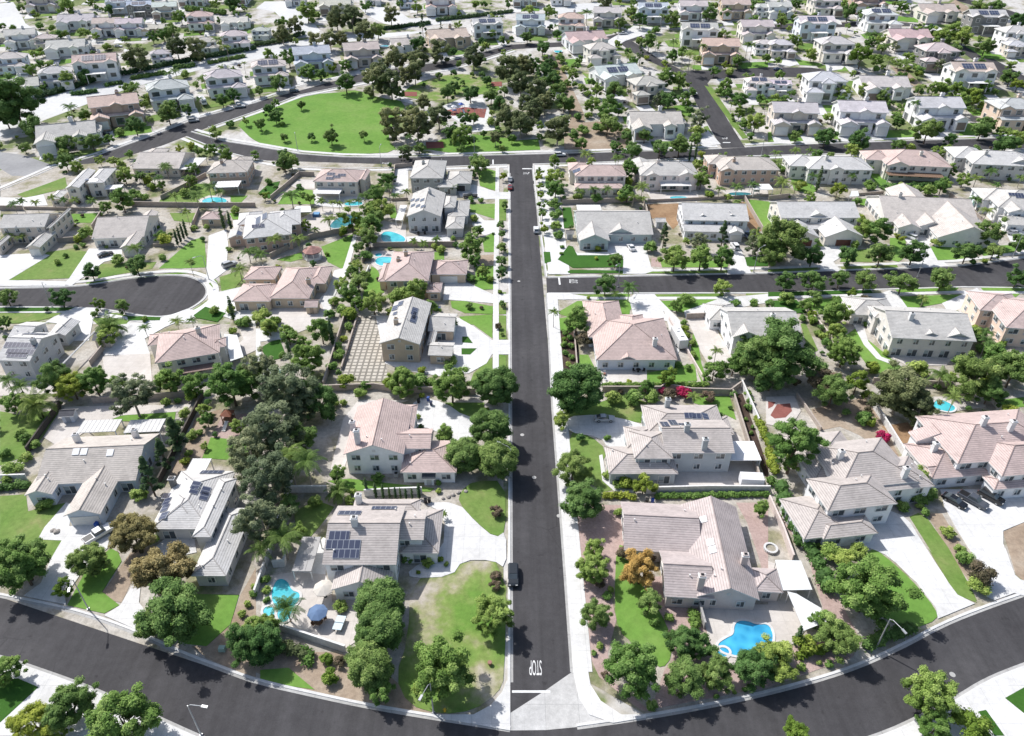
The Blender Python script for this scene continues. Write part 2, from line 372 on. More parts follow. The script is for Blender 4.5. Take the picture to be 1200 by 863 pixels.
def build_house(root, B, roofc, wallc, garages=(), detail=True, sides='SEW', skip_win=()):
    """wall, roof, windows and garage doors of a house made of blocks B in root's own metres"""
    wm = MB('stucco'); rm = MB('roof_tile', 'trim', 'roof_tile')
    for i, b in enumerate(B):
        t, h, x0, y0, x1, y1, p = b
        if t == 'f': continue
        o = .42+.011*i; th = .17
        x0, y0, x1, y1 = x0+o, y0+o, x1-o, y1-o
        top = h+p*o-th
        lo = [Vector((x0,y0,-.4)), Vector((x1,y0,-.4)), Vector((x1,y1,-.4)), Vector((x0,y1,-.4))]
        hi = [Vector((q.x, q.y, top-.01)) for q in lo]
        wm.hexa(lo, hi)
        if t in 'xy':
            xm, ym = (x0+x1)/2, (y0+y1)/2
            pk = top+p*((y1-y0)/2 if t == 'x' else (x1-x0)/2)-.02
            if t == 'x':
                for x, s in ((x0, 1), (x1, -1)):
                    T = [Vector((x,y0,top-.012)), Vector((x,y1,top-.012)), Vector((x,ym,pk))]; wm.hexa([q+Vector((.15*s,0,0)) for q in T], T)
            else:
                for y, s in ((y0, 1), (y1, -1)):
                    T = [Vector((x0,y,top-.012)), Vector((x1,y,top-.012)), Vector((xm,y,pk))]; wm.hexa([q+Vector((0,.15*s,0)) for q in T], T)
        add_roof_block(rm, b, i)
    wallc = bright(wallc); roofc = tuple(min(.69, x*1.17) for x in roofc)
    wo = mesh_obj('wall', wm.mesh('wall'), root, wallc); ro = mesh_obj('roof', rm.mesh('roof'), root, roofc)
    for i, b in enumerate(B):
        t, h, x0, y0, x1, y1, p = b
        if t == 'f':
            s = MB('paintwork'); s.box(((x0+x1)/2, (y0+y1)/2, h), (x1-x0, y1-y0, .14))
            n = max(2, int((x1-x0)/.9))
            for k in range(n+1): s.box((x0+.05+(x1-x0-.1)*k/n, (y0+y1)/2, h+.14), (.05, y1-y0-.02, .05))
            po = mesh_obj('patio_cover', s.mesh('patio_cover'), root, root.get('_pc', (.72,.71,.69)))
            pm = _cache.setdefault(('post', round(h, 1)), None)
            if pm is None:
                q = MB('paintwork'); q.box((0, 0, -.1), (.18, .18, h+.08)); pm = _cache[('post', round(h, 1))] = q.mesh('post')
            for x, y in ((x0+.2, y0+.2), (x1-.2, y0+.2), (x1-.2, y1-.2), (x0+.2, y1-.2)):
                if not any(j != i and rz(c, x, y) > 0 for j, c in enumerate(B)): mesh_obj('post', pm, po, (.7,.69,.67), (x, y, 0))
    gset = {}
    for g in garages: gset.setdefault(int(g[:-1]), []).append(g[-1])
    def clear(i, x, y, z):
        return not any(j != i and c[0] != 'f' and c[2]+.2 < x < c[4]-.2 and c[3]+.2 < y < c[5]-.2 and c[1]+.9 > z for j, c in enumerate(B))
    for i, b in enumerate(B):
        t, h, x0, y0, x1, y1, p = b
        if t == 'f' or i in skip_win: continue
        o = .42+.011*i
        for sd in 'SEWN':
            ln = (x1-x0 if sd in 'SN' else y1-y0)-2*o
            def at(s):
                return {'S': (x0+o+s, y0+o, 0), 'N': (x1-o-s, y1-o, math.pi), 'E': (x1-o, y0+o+s, math.pi/2), 'W': (x0+o, y1-o-s, -math.pi/2)}[sd]
            out = {'S': (0,-1), 'N': (0,1), 'E': (1,0), 'W': (-1,0)}[sd]
            if sd in gset.get(i, []):
                w = min(4.9, ln-.8); x, y, r = at(ln/2)
                mesh_obj('garage_door', garage_mesh(w), root, root.get('_gd', (.72,.71,.68)), (x, y, 0), r); continue
            if sd not in sides: continue
            for st in range(2 if h > 4.5 else 1):
                zc = 1.55 if st == 0 else h-1.25
                n = max(0, int((ln+.6)/3.6)) if ln > 2.2 else 0
                for k in range(n):
                    x, y, r = at(ln*(k+.5)/n)
                    if not clear(i, x+out[0]*.4, y+out[1]*.4, zc): continue
                    big = (i*7+k*3+st*5+len(B)) % 3
                    w, hh = ((1.7, 1.25), (1.2, 1.3), (2.2, 1.35))[big]
                    if st == 0 and big == 2: hh = 2.0; zz = 1.2
                    else: zz = zc
                    w = min(w, ln-.7)
                    fm, pm = window_meshes(w, hh, not detail)
                    f = mesh_obj('window', fm, root, None, (x, y, zz), r)
                    if pm: mesh_obj('pane', pm, f)
            # a peaked gable's vent
            if detail and ((t == 'y' and sd == 'S') or (t == 'x' and sd in 'EW')) and ln > 5:
                x, y, r = at(ln/2); vm = _cache.get('vent')
                if vm is None:
                    q = MB('trim'); 
                    for k in range(4): q.box((0, -.03, k*.16), (.7-.0*k, .08, .10))
                    vm = _cache['vent'] = q.mesh('gable_vent')
                if clear(i, x+out[0]*.4, y+out[1]*.4, h+.3): mesh_obj('gable_vent', vm, wo, None, (x, y, h+.25), r)
    return wo, ro
def chimney_mesh(hh, capw=1.25):
    k = ('chim', round(hh, 1))
    if k not in _cache:
        c = MB('stucco', 'trim', 'black'); c.box((0,0,-1.0), (1.05,.85,hh+1.0)); c.box((0,0,hh), (1.3,1.1,.16), 1); c.box((0,0,hh+.16), (.95,.75,.22), 0); c.box((0,0,hh+.381), (.5,.4,.12), 2)
        _cache[k] = c.mesh('chimney')
    return _cache[k]
def solar_mesh(w, d):
    k = ('sol', round(w, 1), round(d, 1))
    if k not in _cache:
        s = MB('solar', 'metal'); a, b = w/2, d/2
        s.hexa([Vector(q) for q in ((-a,-b,.06),(a,-b,.06),(a,b,.06),(-a,b,.06))], [Vector(q) for q in ((-a,-b,.12),(a,-b,.12),(a,b,.12),(-a,b,.12))], 1)
        s.face([(-a+.03,-b+.03,.125),(a-.03,-b+.03,.125),(a-.03,b-.03,.125),(-a+.03,b-.03,.125)], 0, [(0,0),(w,0),(w,d),(0,d)])
        _cache[k] = s.mesh('solar_panel')
    return _cache[k]
HOUSES = []      # dicts: xy, short phrase, radius
PITCHF = .40
def roof_hit(root, B, u, v):
    inv = root.matrix_world.inverted()
    o = Vector((0, 0, CAMH)); du, dv = (u-600)/FPX, (v-431.5)/FPX
    d = Vector((du, CP-dv*SP, -SP-dv*CP)); g = G(u, v, 0); t1 = g.y/d.y
    t = t1-14/abs(d.z)
    def top(q): return max([rz(b, q.x, q.y) for b in B]+[0])
    while t < t1:
        q = inv @ (o+d*t); z = top(q)
        if q.z < z and z > .5: break
        t += .06
    else: return None
    e = .15; sx = (top(q+Vector((e,0,0)))-top(q-Vector((e,0,0))))/(2*e); sy = (top(q+Vector((0,e,0)))-top(q-Vector((0,e,0))))/(2*e)
    if abs(sx) > 1: sx = 0
    if abs(sy) > 1: sy = 0
    return Vector((q.x, q.y, top(q))), Vector((-sx, -sy, 1)).normalized()
def house(c, rot, roofc, wallc, label, short, blocks, chim=(), solar=(), sky=(), gar=(), pc=None, gd=None, pitch=PITCHF, chw=None, name='house', cat='house'):
    rot = R(rot); cr, sr = math.cos(rot), math.sin(rot); raw = []
    for s in blocks:
        q = s.split(); h = float(q[1]); A = G(*Z(c, float(q[2]), float(q[3])), h); C = G(*Z(c, float(q[4]), float(q[5])), h)
        raw.append((q[0], h, A, C, float(q[6]) if len(q) > 6 else pitch))
    c0 = (raw[0][2]+raw[0][3])/2; base = terrain(c0.y)+.12
    root = empty(name, (c0.x, c0.y, base), rot); tag(root, label, cat)
    if pc: root['_pc'] = pc
    if gd: root['_gd'] = gd
    B = []
    for t, h, A, C, p in raw:
        def loc(P): x, y = P.x-c0.x, P.y-c0.y; return x*cr+y*sr, -x*sr+y*cr
        a, b = loc(A), loc(C)
        B.append((t, h, min(a[0], b[0]), min(a[1], b[1]), max(a[0], b[0]), max(a[1], b[1]), p))
    bpy.context.view_layer.update()
    wo, ro = build_house(root, B, roofc, wallc, gar)
    for q in chim:
        hh = roof_hit(root, B, *Z(c, q[0], q[1]))
        if hh: mesh_obj('chimney', chimney_mesh(q[2] if len(q) > 2 else 1.5), ro, chw or wallc, hh[0])
    for x, y, w, d in solar:
        hh = roof_hit(root, B, *Z(c, x, y))
        if hh:
            n = hh[1]; s = Vector((n.x, n.y, 0))
            up = Vector((0, 1, 0)) if s.length < .05 else -s.normalized()
            up = (up-n*up.dot(n)).normalized(); ex = up.cross(n).normalized()
            o = mesh_obj('solar_panel', solar_mesh(w, d), ro); o.matrix_local = Matrix((ex, up, n)).transposed().to_4x4(); o.location = hh[0]+n*.03
    for x, y in sky:
        hh = roof_hit(root, B, *Z(c, x, y))
        if hh:
            k = _cache.get('sky')
            if not k:
                q = MB('white'); q.box((0,0,.0), (1.3,1.5,.14)); k = _cache['sky'] = q.mesh('skylight')
            n = hh[1]; o = mesh_obj('skylight', k, ro, None, hh[0]); o.rotation_euler = Vector((0,0,1)).rotation_difference(n).to_euler()
    vm = _cache.get('vpipe')
    if not vm:
        q = MB('trim'); q.tube([(0,0,-.1), (0,0,.4)], .09, 7); q.tube([(0,0,.4), (0,0,.48)], .15, 7); vm = _cache['vpipe'] = q.mesh('vent_pipe')
    rv = random.Random(len(HOUSES))
    for b in B[:3]:
        if b[0] == 'f': continue
        for _ in range(2):
            x, y = rv.uniform(b[2]+1.2, b[4]-1.2), rv.uniform(b[3]+1.2, b[5]-1.2); z = max(rz(c_, x, y) for c_ in B)
            if abs(z-rz(b, x, y)) < .01: mesh_obj('vent_pipe', vm, ro, None, (x, y, z))
    for k in ('_pc', '_gd'):
        if k in root: del root[k]
    for b in B:
        if b[0] == 'f': continue
        P = [(b[2], b[3]), (b[4], b[3]), (b[4], b[5]), (b[2], b[5])]
        block_poly([(c0.x+x*cr-y*sr, c0.y+x*sr+y*cr) for x, y in P])
    HOUSES.append(dict(p=c0, short=short)); return root
# colours (roofs, walls)
PINK, PINK2 = (.49,.385,.352), (.465,.37,.345)
GRAY, TAN, TAUPE, LGRAY, WARM = (.47,.455,.43), (.47,.43,.39), (.43,.39,.365), (.53,.52,.505), (.49,.45,.415)
WHITE, CREAM, BEIGE, TANW, GREYW, BLUEW, PEACH, BROWNW, DARKW = (.72,.71,.70), (.66,.62,.56), (.55,.49,.43), (.50,.40,.30), (.47,.47,.47), (.58,.63,.68), (.64,.50,.41), (.43,.32,.26), (.20,.195,.19)
# ---- nearest rows
house('30', 4, TAN, (.48,.53,.60), 'large tan-roofed bluish house with two front gables and three skylights beside its double garage', 'the three-skylight house',
 ['x 3.3 160 350 735 112 .42', 'y 3.25 112 398 335 240 .42', 'y 3.2 292 492 590 245 .42', 'f 2.9 350 112 565 48', 'f 2.94 568 112 765 46'],
 chim=[(360,150,1.9),(627,128,1.9),(165,300,2.2)], sky=[(350,195),(387,195),(507,200)], gar=['2S'], pc=(.58,.57,.55), chw=WHITE)
house('30', 0, LGRAY, GREYW, 'pale mottled grey tiled house with black solar panels on several hips', 'the mottled grey solar house',
 ['h 3.2 690 552 1085 285 .36', 'h 5.3 883 588 1090 320 .38', 'h 3.1 880 768 1165 455 .38', 'h 4.2 780 480 905 395 .4', 'f 2.8 850 300 975 230'],
 chim=[(800,350,1.9),(1042,275,1.9)], solar=[(775,380,1.9,1.5),(772,400,1.9,1.5),(768,425,1.9,1.6),(760,455,1.9,1.6),(755,490,1.9,1.7),(900,350,2.1,1.6),(895,372,2.1,1.6),(945,375,2.1,1.6),(940,400,2.1,1.6),(975,290,4.5,1.6)], chw=DARKW)
house('31', 0, TAUPE, (.70,.71,.73), 'taupe-roofed white house with three stacked solar arrays and two white chimneys above the pool patio', 'the pool house with stacked solar arrays',
 ['x 5.6 303 716 690 445 .40', 'x 5.4 590 602 788 468 .40', 'h 3.1 660 664 862 462 .38', 'y 3.2 345 832 642 690 .42', 'f 2.7 165 748 300 590', 'h 3.4 440 480 760 415 .3'],
 chim=[(475,430,2.0),(455,530,1.6)], solar=[(430,478,4.2,1.7),(383,580,3.6,1.7),(402,622,6.0,1.7),(415,664,4.6,1.7),(590,455,4.6,1.4)], pc=(.36,.35,.34), chw=WHITE)
house('22', 0, TAUPE, (.42,.45,.46), 'grey-green two-storey house with pale blue solar panels and broad chimney beside a white shade cover', 'the grey-green two-storey house',
 ['x 5.6 702 712 967 560 .40', 'h 3.2 445 808 730 682 .38', 'h 5.5 563 738 707 612 .40', 'h 3.6 530 690 660 590 .35', 'h 4.3 622 622 940 492 .30', 'h 3.0 900 630 990 545 .3', 'f 2.8 948 748 1110 660'],
 chim=[(882,690,2.4),(802,608,1.6),(712,500,2.2)], solar=[(702,580,1.7,3.2),(740,572,1.7,3.6),(783,580,1.6,1.2),(815,540,2.2,1.5),(850,542,2.2,1.5),(888,543,2.2,1.5)], pc=(.78,.78,.79))
house('32', -4, (.42,.365,.35), (.58,.51,.48), 'big mauve-tiled single-storey house with tall chimneys and arched gable window facing its blue pool', 'the mauve house with the blue pool',
 ['y 3.4 850 862 1030 450 .50', 'x 3.1 515 648 830 442 .45', 'x 3.15 702 862 890 660 .45', 'h 3.0 1110 838 1215 735 .4'],
 chim=[(1047,500,2.3),(1062,710,2.2),(862,820,3.0)], sky=[(880,507),(913,612),(923,646)], pitch=.45)
house('33', 8, TAUPE, WHITE, 'white house with jumbled taupe hips and three white chimneys above its long concrete drive', 'the white house with jumbled taupe hips',
 ['h 5.6 275 470 480 290 .42', 'h 5.3 330 372 520 130 .42', 'h 4.6 455 388 645 215 .42', 'h 3.0 255 600 445 488 .40', 'h 3.4 210 340 330 100 .42', 'h 3.0 165 600 270 390 .30'],
 chim=[(212,190,2.4),(328,225,1.8),(622,310,2.2)], gar=['3E'])
house('33', 6, PINK2, WHITE, 'rose-roofed white house with broad porch behind three dark cars parked in its drive', 'the rose-roofed house behind the dark cars',
 ['h 5.7 872 252 1150 0 .42', 'h 5.6 1075 310 1230 110 .42', 'h 3.2 752 318 880 140 .40', 'x 3.1 760 322 1060 215 .36', 'h 3.2 1040 372 1230 290 .4', 'y 4.6 682 150 835 92 .4'],
 chim=[(985,70,1.8),(1110,95,2.2),(760,190,1.9)])
# ---- second row, v 340..560
house('21', 0, PINK, (.72,.73,.76), 'white house with pink tile roof, two chimneys and lower wing by round street trees', 'the white house with pink tile',
 ['y 5.7 402 718 720 500 .40', 'x 5.3 590 692 815 600 .38', 'h 3.1 664 802 935 655 .36', 'h 5.2 640 600 745 490 .36'],
 chim=[(447,600,1.8),(470,665,3.2)], gar=['2E'], chw=WHITE)
house('20', -3, LGRAY, GREYW, 'grey house with blue-grey solar arrays and long white patio cover', 'the grey house with the long white patio cover',
 ['x 5.7 -20 285 275 160 .38', 'x 5.4 30 190 220 112 .35', 'y 3.3 225 170 370 105 .42', 'f 2.8 285 305 440 155'],
 chim=[(160,210,1.4)], solar=[(95,215,8.0,1.7),(95,245,7.0,1.7),(80,262,5.0,1.5),(160,165,6,1.5)])
house('20', 18, PINK, CREAM, 'cream two-storey house with coral tile roof angled below the cul-de-sac', 'the angled coral-roofed house',
 ['h 5.7 712 300 1012 118 .40', 'h 5.5 960 235 1040 180 .40', 'h 4.2 680 220 800 150 .38', 'f 2.9 828 352 985 278'], chim=[(915,160,1.5)], pc=(.22,.15,.13))
house('21', -3, GRAY, TANW, 'tan two-storey house with black solar strips beside a paver-grid yard', 'the tan house with the paver-grid yard',
 ['y 5.8 566 208 808 22 .36', 'x 3.2 790 150 928 72 .36', 'x 3.1 790 262 915 205 .30', 'h 3.0 785 215 840 130 .3'],
 chim=[(645,118,1.5)], solar=[(605,95,3.3,2.0),(640,45,2.6,1.7),(665,25,2.4,1.5),(640,70,1.5,1.2),(728,60,3.6,1.6),(724,95,3.6,1.6),(728,80,3.6,1.0)], gar=['1E'])
house('22', 0, PINK, (.58,.60,.66), 'broad pink-hipped single-storey house with lavender walls next to a parked camper', 'the broad pink-hipped house',
 ['h 3.3 388 284 697 92 .42', 'h 3.25 350 180 490 12 .42', 'h 3.2 500 160 600 75 .40', 'y 3.2 490 284 565 240 .42'], chim=[(655,215,1.8)], sky=[], chw=WHITE)
house('22', 0, GRAY, WHITE, 'white two-storey house with striped grey tiles and dark shuttered gable behind a tall dark tree', 'the striped grey-tiled white house',
 ['x 5.7 1012 172 1255 42 .40', 'y 5.6 1015 180 1118 120 .42', 'h 3.3 908 100 1015 25 .40', 'y 5.5 1150 160 1240 110 .4'], chim=[(1195,95,1.3)])
house('23', -5, GRAY, (.60,.57,.53), 'large pale grey-roofed two-storey house with two rear gables over a curved garden walk', 'the large house with the curved garden walk',
 ['x 5.7 570 182 838 50 .40', 'y 5.65 800 185 890 120 .42', 'y 5.6 690 178 765 125 .42', 'h 3.3 382 75 545 2 .40', 'h 5.3 490 90 590 40 .36'], chim=[(655,95,1.5)], chw=WHITE)
house('23', -8, PINK2, PEACH, 'peach two-storey house with pink roof at the right edge beside a brown gate', 'the peach two-storey house',
 ['h 5.7 1095 135 1260 5 .40', 'h 5.5 975 55 1120 -20 .40', 'h 5.4 1130 90 1260 30 .38'])
# ---- third row, v 235..340
house('10', 4, GRAY, BEIGE, 'beige two-storey house with red shutters and detached-looking garage at the left edge', 'the beige house with red shutters',
 ['x 5.7 -10 345 275 275 .40', 'y 5.6 230 345 312 255 .36', 'y 3.2 118 436 260 362 .42', 'y 5.5 60 345 130 310 .42', 'y 3.2 -30 430 55 380 .42'], gar=['2S'], chim=[(95,262,1.2)])
house('10', 6, WARM, CREAM, 'wide single-storey cream house with three front gables beside a row of dark cypresses', 'the three-gabled cream house',
 ['x 3.3 420 395 735 285 .42', 'y 3.25 550 438 700 325 .42', 'y 3.2 420 395 475 355 .42', 'y 3.22 505 390 572 345 .42', 'y 3.4 640 310 730 268 .4'], chim=[(555,278,1.2)], gar=['1S'])
house('10', 0, PINK2, TANW, 'small tan garden building with pink hipped roof behind the beige block wall', 'the small tan garden building', ['h 2.8 918 304 1042 268 .38'])
house('11', 14, LGRAY, BROWNW, 'brown-walled house with pale grey roof and long solar array beside the dark tropical pool', 'the brown-walled solar house',
 ['h 5.4 -60 395 165 265 .38', 'h 5.3 60 340 205 255 .38', 'h 3.2 -85 330 30 265 .4'], solar=[(10,310,6,1.7),(40,290,5,1.7),(10,335,4,1.6)], gar=[])
house('10', 10, GRAY, BROWNW, 'detached brown garage with a small solar panel beside the white drive', 'the detached brown garage', ['y 3.0 1045 395 1150 345 .40'], solar=[(1100,368,3,1.6)])
house('11', 0, PINK, TANW, 'sprawling tan hacienda with pink tile roof and open veranda beside the octagonal gazebo', 'the sprawling pink-roofed hacienda',
 ['h 3.4 60 668 310 525 .42', 'h 3.3 -110 682 110 600 .40', 'h 3.25 -60 580 120 520 .4', 'h 3.2 230 600 355 520 .38'], chim=[(243,600,1.6)])
house('11', 0, PINK2, TANW, 'tan two-storey house with pink roof and white double garage beside two small round pools', 'the tan house by the twin pools',
 ['h 5.7 592 588 820 452 .40', 'h 3.2 800 558 976 492 .38', 'h 3.1 782 640 858 596 .38', 'h 3.1 560 590 625 505 .36'], chim=[(690,470,1.4),(655,495,1.0)], gar=['1S'])
house('11', 0, GRAY, GREYW, 'grey two-storey house covered in pale solar panels above a kidney-shaped pool', 'the grey house with the kidney pool',
 ['y 5.8 692 292 872 182 .40', 'h 5.3 860 250 925 195 .36', 'h 3.2 870 348 962 290 .35', 'h 3.2 880 290 985 215 .32', 'f 2.8 640 310 695 240'], solar=[(720,215,2.2,1.6),(742,215,2.2,1.6),(765,215,2.2,1.6),(722,240,2.2,1.6),(745,242,2.2,1.6),(767,245,2.2,1.6)], chim=[(800,185,1.0)])
house('11', 0, GRAY, (.33,.34,.32), 'dark sage two-storey house with grey roof at the top of the main street', 'the dark sage corner house',
 ['h 5.7 706 118 878 30 .40', 'h 3.2 872 142 996 82 .38', 'h 3.1 835 160 930 120 .3'], gar=['1S'], chim=[(770,50,1.0)], gd=(.05,.05,.05))
house('11', -2, PINK, BEIGE, 'beige two-storey house with dark solar arrays scattered over its pink roof', 'the pink roof with scattered solar arrays',
 ['h 5.7 262 132 500 76 .40', 'y 5.5 470 125 527 76 .4', 'f 2.8 262 190 400 165'], solar=[(345,95,3,1.4),(395,100,3,1.4),(340,115,3,1.4),(370,108,3,1.4)])
house('12', 0, GRAY, (.42,.47,.47), 'grey single-storey corner house with columned porch and white car in its drive', 'the columned grey corner house',
 ['x 3.3 300 375 608 262 .38', 'y 3.3 308 405 430 325 .44', 'y 3.35 440 372 545 320 .44', 'f 3.0 300 262 405 238'], chim=[(492,250,1.4)])
house('12', -3, LGRAY, (.66,.67,.69), 'pale two-storey house with white dormers behind three dark conifers and a bare dirt yard', 'the pale house with the bare dirt yard',
 ['x 5.7 788 308 1048 232 .40', 'x 3.2 790 360 1000 330 .4', 'y 5.65 835 300 905 265 .42', 'y 5.65 950 300 1045 250 .3', 'y 3.2 1000 370 1052 340 .42'], chim=[(865,225,1.2)], gar=['4S'])
house('13', 0, LGRAY, CREAM, 'cream two-storey house with two brown garage doors across from the round street trees', 'the cream house with brown garage doors',
 ['x 5.7 60 298 352 222 .40', 'y 3.3 262 388 388 325 .42', 'y 3.3 110 390 190 330 .42', 'y 5.75 185 295 240 250 .42', 'x 3.2 150 350 290 330 .4'], gar=['1S', '2S'], chim=[(153,218,1.2)], gd=(.16,.07,.05))
house('13', -6, WARM, (.62,.60,.57), 'rambling white single-storey house with porch columns and a white van in front', 'the rambling white single-storey house',
 ['x 3.3 540 315 850 210 .40', 'y 3.3 780 390 935 270 .42', 'y 3.3 598 345 665 300 .42', 'y 3.3 690 340 760 280 .42', 'y 3.5 600 235 690 165 .4'], chim=[(605,200,1.2)])
house('13', -8, GRAY, WHITE, 'white two-storey house with dark solar panel at the right edge beside tall palms', 'the white house beside tall palms',
 ['h 5.7 1060 250 1240 175 .38', 'h 5.2 990 215 1090 165 .4', 'x 3.2 1100 330 1240 295 .35', 'y 5.6 1105 275 1160 240 .4'], solar=[(1140,190,5,1.6),(1165,200,4,1.6)])
# ---- row along the cross street, v 170..235
house('10', 8, LGRAY, CREAM, 'cream two-storey house with three dark solar panels above the left cul-de-sac yards', 'the cream house with three solar panels',
 ['y 5.7 300 165 440 75 .38', 'h 5.4 395 140 535 65 .38', 'h 3.2 225 215 320 170 .35', 'f 2.8 480 170 570 145'], solar=[(400,130,2.2,1.7),(425,125,2.2,1.7),(440,125,1.6,1.2)])
house('10', 0, WARM, BEIGE, 'long low taupe-roofed house on the inside of the street bend', 'the long low house at the bend',
 ['x 3.3 610 75 900 -5 .38', 'h 3.4 600 60 780 -30 .36', 'f 2.8 790 80 950 20'], solar=[])
house('10', 6, TAN, BROWNW, 'brown two-storey house with flat patio cover beside an oval backyard pool', 'the brown house by the oval pool',
 ['h 5.7 950 95 1165 30 .40', 'h 5.4 1050 50 1165 10 .4', 'f 2.8 985 165 1112 130'], chim=[(1020,45,1.2)])
house('12', 0, PINK, CREAM, 'cream house with small solar array on its pink roof near the main street top', 'the pink roof with one small solar array',
 ['h 5.7 290 108 510 55 .40', 'h 5.6 262 80 340 40 .4', 'h 3.0 290 165 505 140 .3'], solar=[(297,80,3.4,3.0)])
house('12', 0, GRAY, (.66,.58,.54), 'pinkish-white two-storey house with grey roof, slatted patio cover and narrow lap pool', 'the pinkish-white house with the lap pool',
 ['h 5.7 590 105 826 40 .40', 'y 5.6 565 70 620 25 .36', 'f 2.8 685 155 815 135', 'y 5.65 765 108 830 70 .4', 'y 5.6 615 108 670 75 .4'], chim=[(672,45,1.2)])
house('12', 0, TAN, (.50,.36,.28), 'terracotta two-storey house with tan roof and white patio cover by a dark curved pool', 'the terracotta house by the curved pool',
 ['h 5.7 955 80 1185 18 .40', 'h 5.6 905 50 985 5 .4', 'y 5.65 960 85 1010 55 .4', 'f 2.8 1110 175 1180 148'], chim=[(1020,38,1.2)])
house('13', -3, LGRAY, (.60,.59,.56), 'grey-roofed two-storey house among backyard palms across from a black-garaged house', 'the grey-roofed house among backyard palms',
 ['h 5.7 185 75 432 20 .40', 'h 5.4 100 60 200 10 .4', 'y 5.65 285 80 335 55 .4'], chim=[(268,28,1.2)])
house('13', -8, PINK, CREAM, 'white two-storey house with salmon roof and brown awning along its back patio', 'the salmon-roofed house with the brown awning',
 ['h 5.7 540 55 780 -5 .40', 'h 5.6 450 30 540 -10 .4', 'y 5.65 550 60 620 20 .4', 'f 2.8 552 108 785 92'], chim=[(702,8,1.2)], pc=(.20,.13,.09))
house('13', -8, LGRAY, (.50,.49,.47), 'grey two-storey house at the right end of the cross street backyards', 'the grey house at the end of the backyards',
 ['h 5.7 940 52 1180 0 .40', 'h 5.4 860 20 960 -30 .4', 'y 5.65 1095 55 1175 10 .4'], chim=[(1000,5,1.2)])
# ---------------------------------------------------------------- far houses, built from a handful of models and copied
FAR_MODELS = {
 'a': dict(B=[('x',5.7,-9,-4.5,9,5.5,.40), ('y',3.1,-9.3,-9,-2.6,-3,.42), ('y',3.1,4.2,-8,9.6,-3,.42), ('x',3.05,-3,-6,4.5,-3.5,.3), ('y',5.75,-1.8,-5,3,0,.42)], g=['1S','2S']),
 'b': dict(B=[('h',5.7,-8.5,-5,8.5,5,.40), ('h',3.1,2.2,-10,9,-4,.40), ('y',5.75,-8.2,-5.6,-2.5,0,.42), ('x',3.0,-8,-7.6,2.2,-4.4,.3)], g=['1S']),
 'c': dict(B=[('x',5.7,-9,-5,9,5,.40), ('y',5.75,-9.2,-5.8,-3,0,.42), ('y',5.73,3.5,-5.7,9.2,0,.42), ('f',2.8,-4,-9,4,-5.2,.1)], g=[]),
 'd': dict(B=[('x',3.3,-10,-5,10,6,.40), ('y',3.25,-10,-10,-3,0,.42), ('y',3.3,2,-7.5,7,0,.42), ('h',3.28,6,-4,11.5,7,.38)], g=['1S']),
 'e': dict(B=[('h',5.7,-8,-5,8,5,.40), ('h',5.4,-3,-6.5,3,0,.42), ('h',3.1,-9.5,-9,-2,-4,.4), ('h',3.1,5,-7,10,2,.4)], g=['2S']),
}
PROTO = {}; FARH = []
def far_house(model, u, v, wpx, roofc, wallc, rot, label, short, solar=False):
    p = G(u, v); s = (wpx/pxm(p))/15.2; s = max(.78, min(1.5, s*1.06))
    if model not in PROTO:
        FAR_MODELS[model]['B'] = [(t, h, x0*.78, y0, x1*.78, y1, q) for t, h, x0, y0, x1, y1, q in FAR_MODELS[model]['B']]
        root = empty('house', p); build_house(root, FAR_MODELS[model]['B'], roofc, wallc, FAR_MODELS[model]['g'], detail=False)
        ro = [c for c in root.children if c.name.startswith('roof')][0]
        mesh_obj('chimney', chimney_mesh(1.3), ro, wallc, (1.5, 1.0, 5.7+1.4 if model != 'd' else 3.3+2))
        PROTO[model] = root; r = root
    else:
        src = PROTO[model]; r = src.copy(); COL.objects.link(r)
        for ch in src.children:
            k = ch.copy(); COL.objects.link(k); k.parent = r
            for g in ch.children:
                q = g.copy(); COL.objects.link(q); q.parent = k
    r.location = p; r.rotation_euler = (0, 0, R(rot)); r.scale = (s, s, s)
    dk = random.random() < .25
    for ch in r.children:
        n = ch.name.split('.')[0]
        if n == 'wall': ch.color = (*bright(wallc), 1)
        if n == 'garage_door': ch.color = (.25,.2,.17, 1) if dk else (.72,.71,.69, 1)
        if n == 'roof':
            ch.color = (*(min(.69, x*1.17) for x in roofc), 1)
            for g in ch.children: g.color = (*wallc, 1)
            if solar:
                h = 5.7 if model != 'd' else 3.3; y0, pt = FAR_MODELS[model]['B'][0][3], .40
                for x in (-2.1, 1.9):
                    yy = y0+2.6; a = math.atan(pt)
                    o = mesh_obj('solar_panel', solar_mesh(3.6, 2.9), ch, None, (x, yy, h+pt*2.6+.06), (a, 0, 0))
    tag(r, label, 'house'); HOUSES.append(dict(p=p, short=short)); FARH.append((p, R(rot), s, model))
    w = 7.8*s; block_poly([(p.x-w, p.y-8*s), (p.x+w, p.y-8*s), (p.x+w, p.y+5*s), (p.x-w, p.y+5*s)])
    return r
ORD = ['first', 'second', 'third', 'fourth', 'fifth', 'sixth', 'seventh', 'eighth', 'ninth', 'tenth', 'eleventh', 'twelfth', 'thirteenth', 'fourteenth']
RC = {'g': ('grey', GRAY), 'l': ('pale grey', LGRAY), 'p': ('pink', PINK), 't': ('tan', TAN), 'w': ('warm grey', WARM), 'b': ('bluish grey', (.42,.45,.50))}
WC = {'w': ('white', WHITE), 'c': ('cream', CREAM), 'b': ('beige', BEIGE), 'k': ('dark grey', DARKW), 'u': ('pale blue', BLUEW), 't': ('tan', TANW), 'n': ('brown', BROWNW), 'o': ('peach', PEACH)}
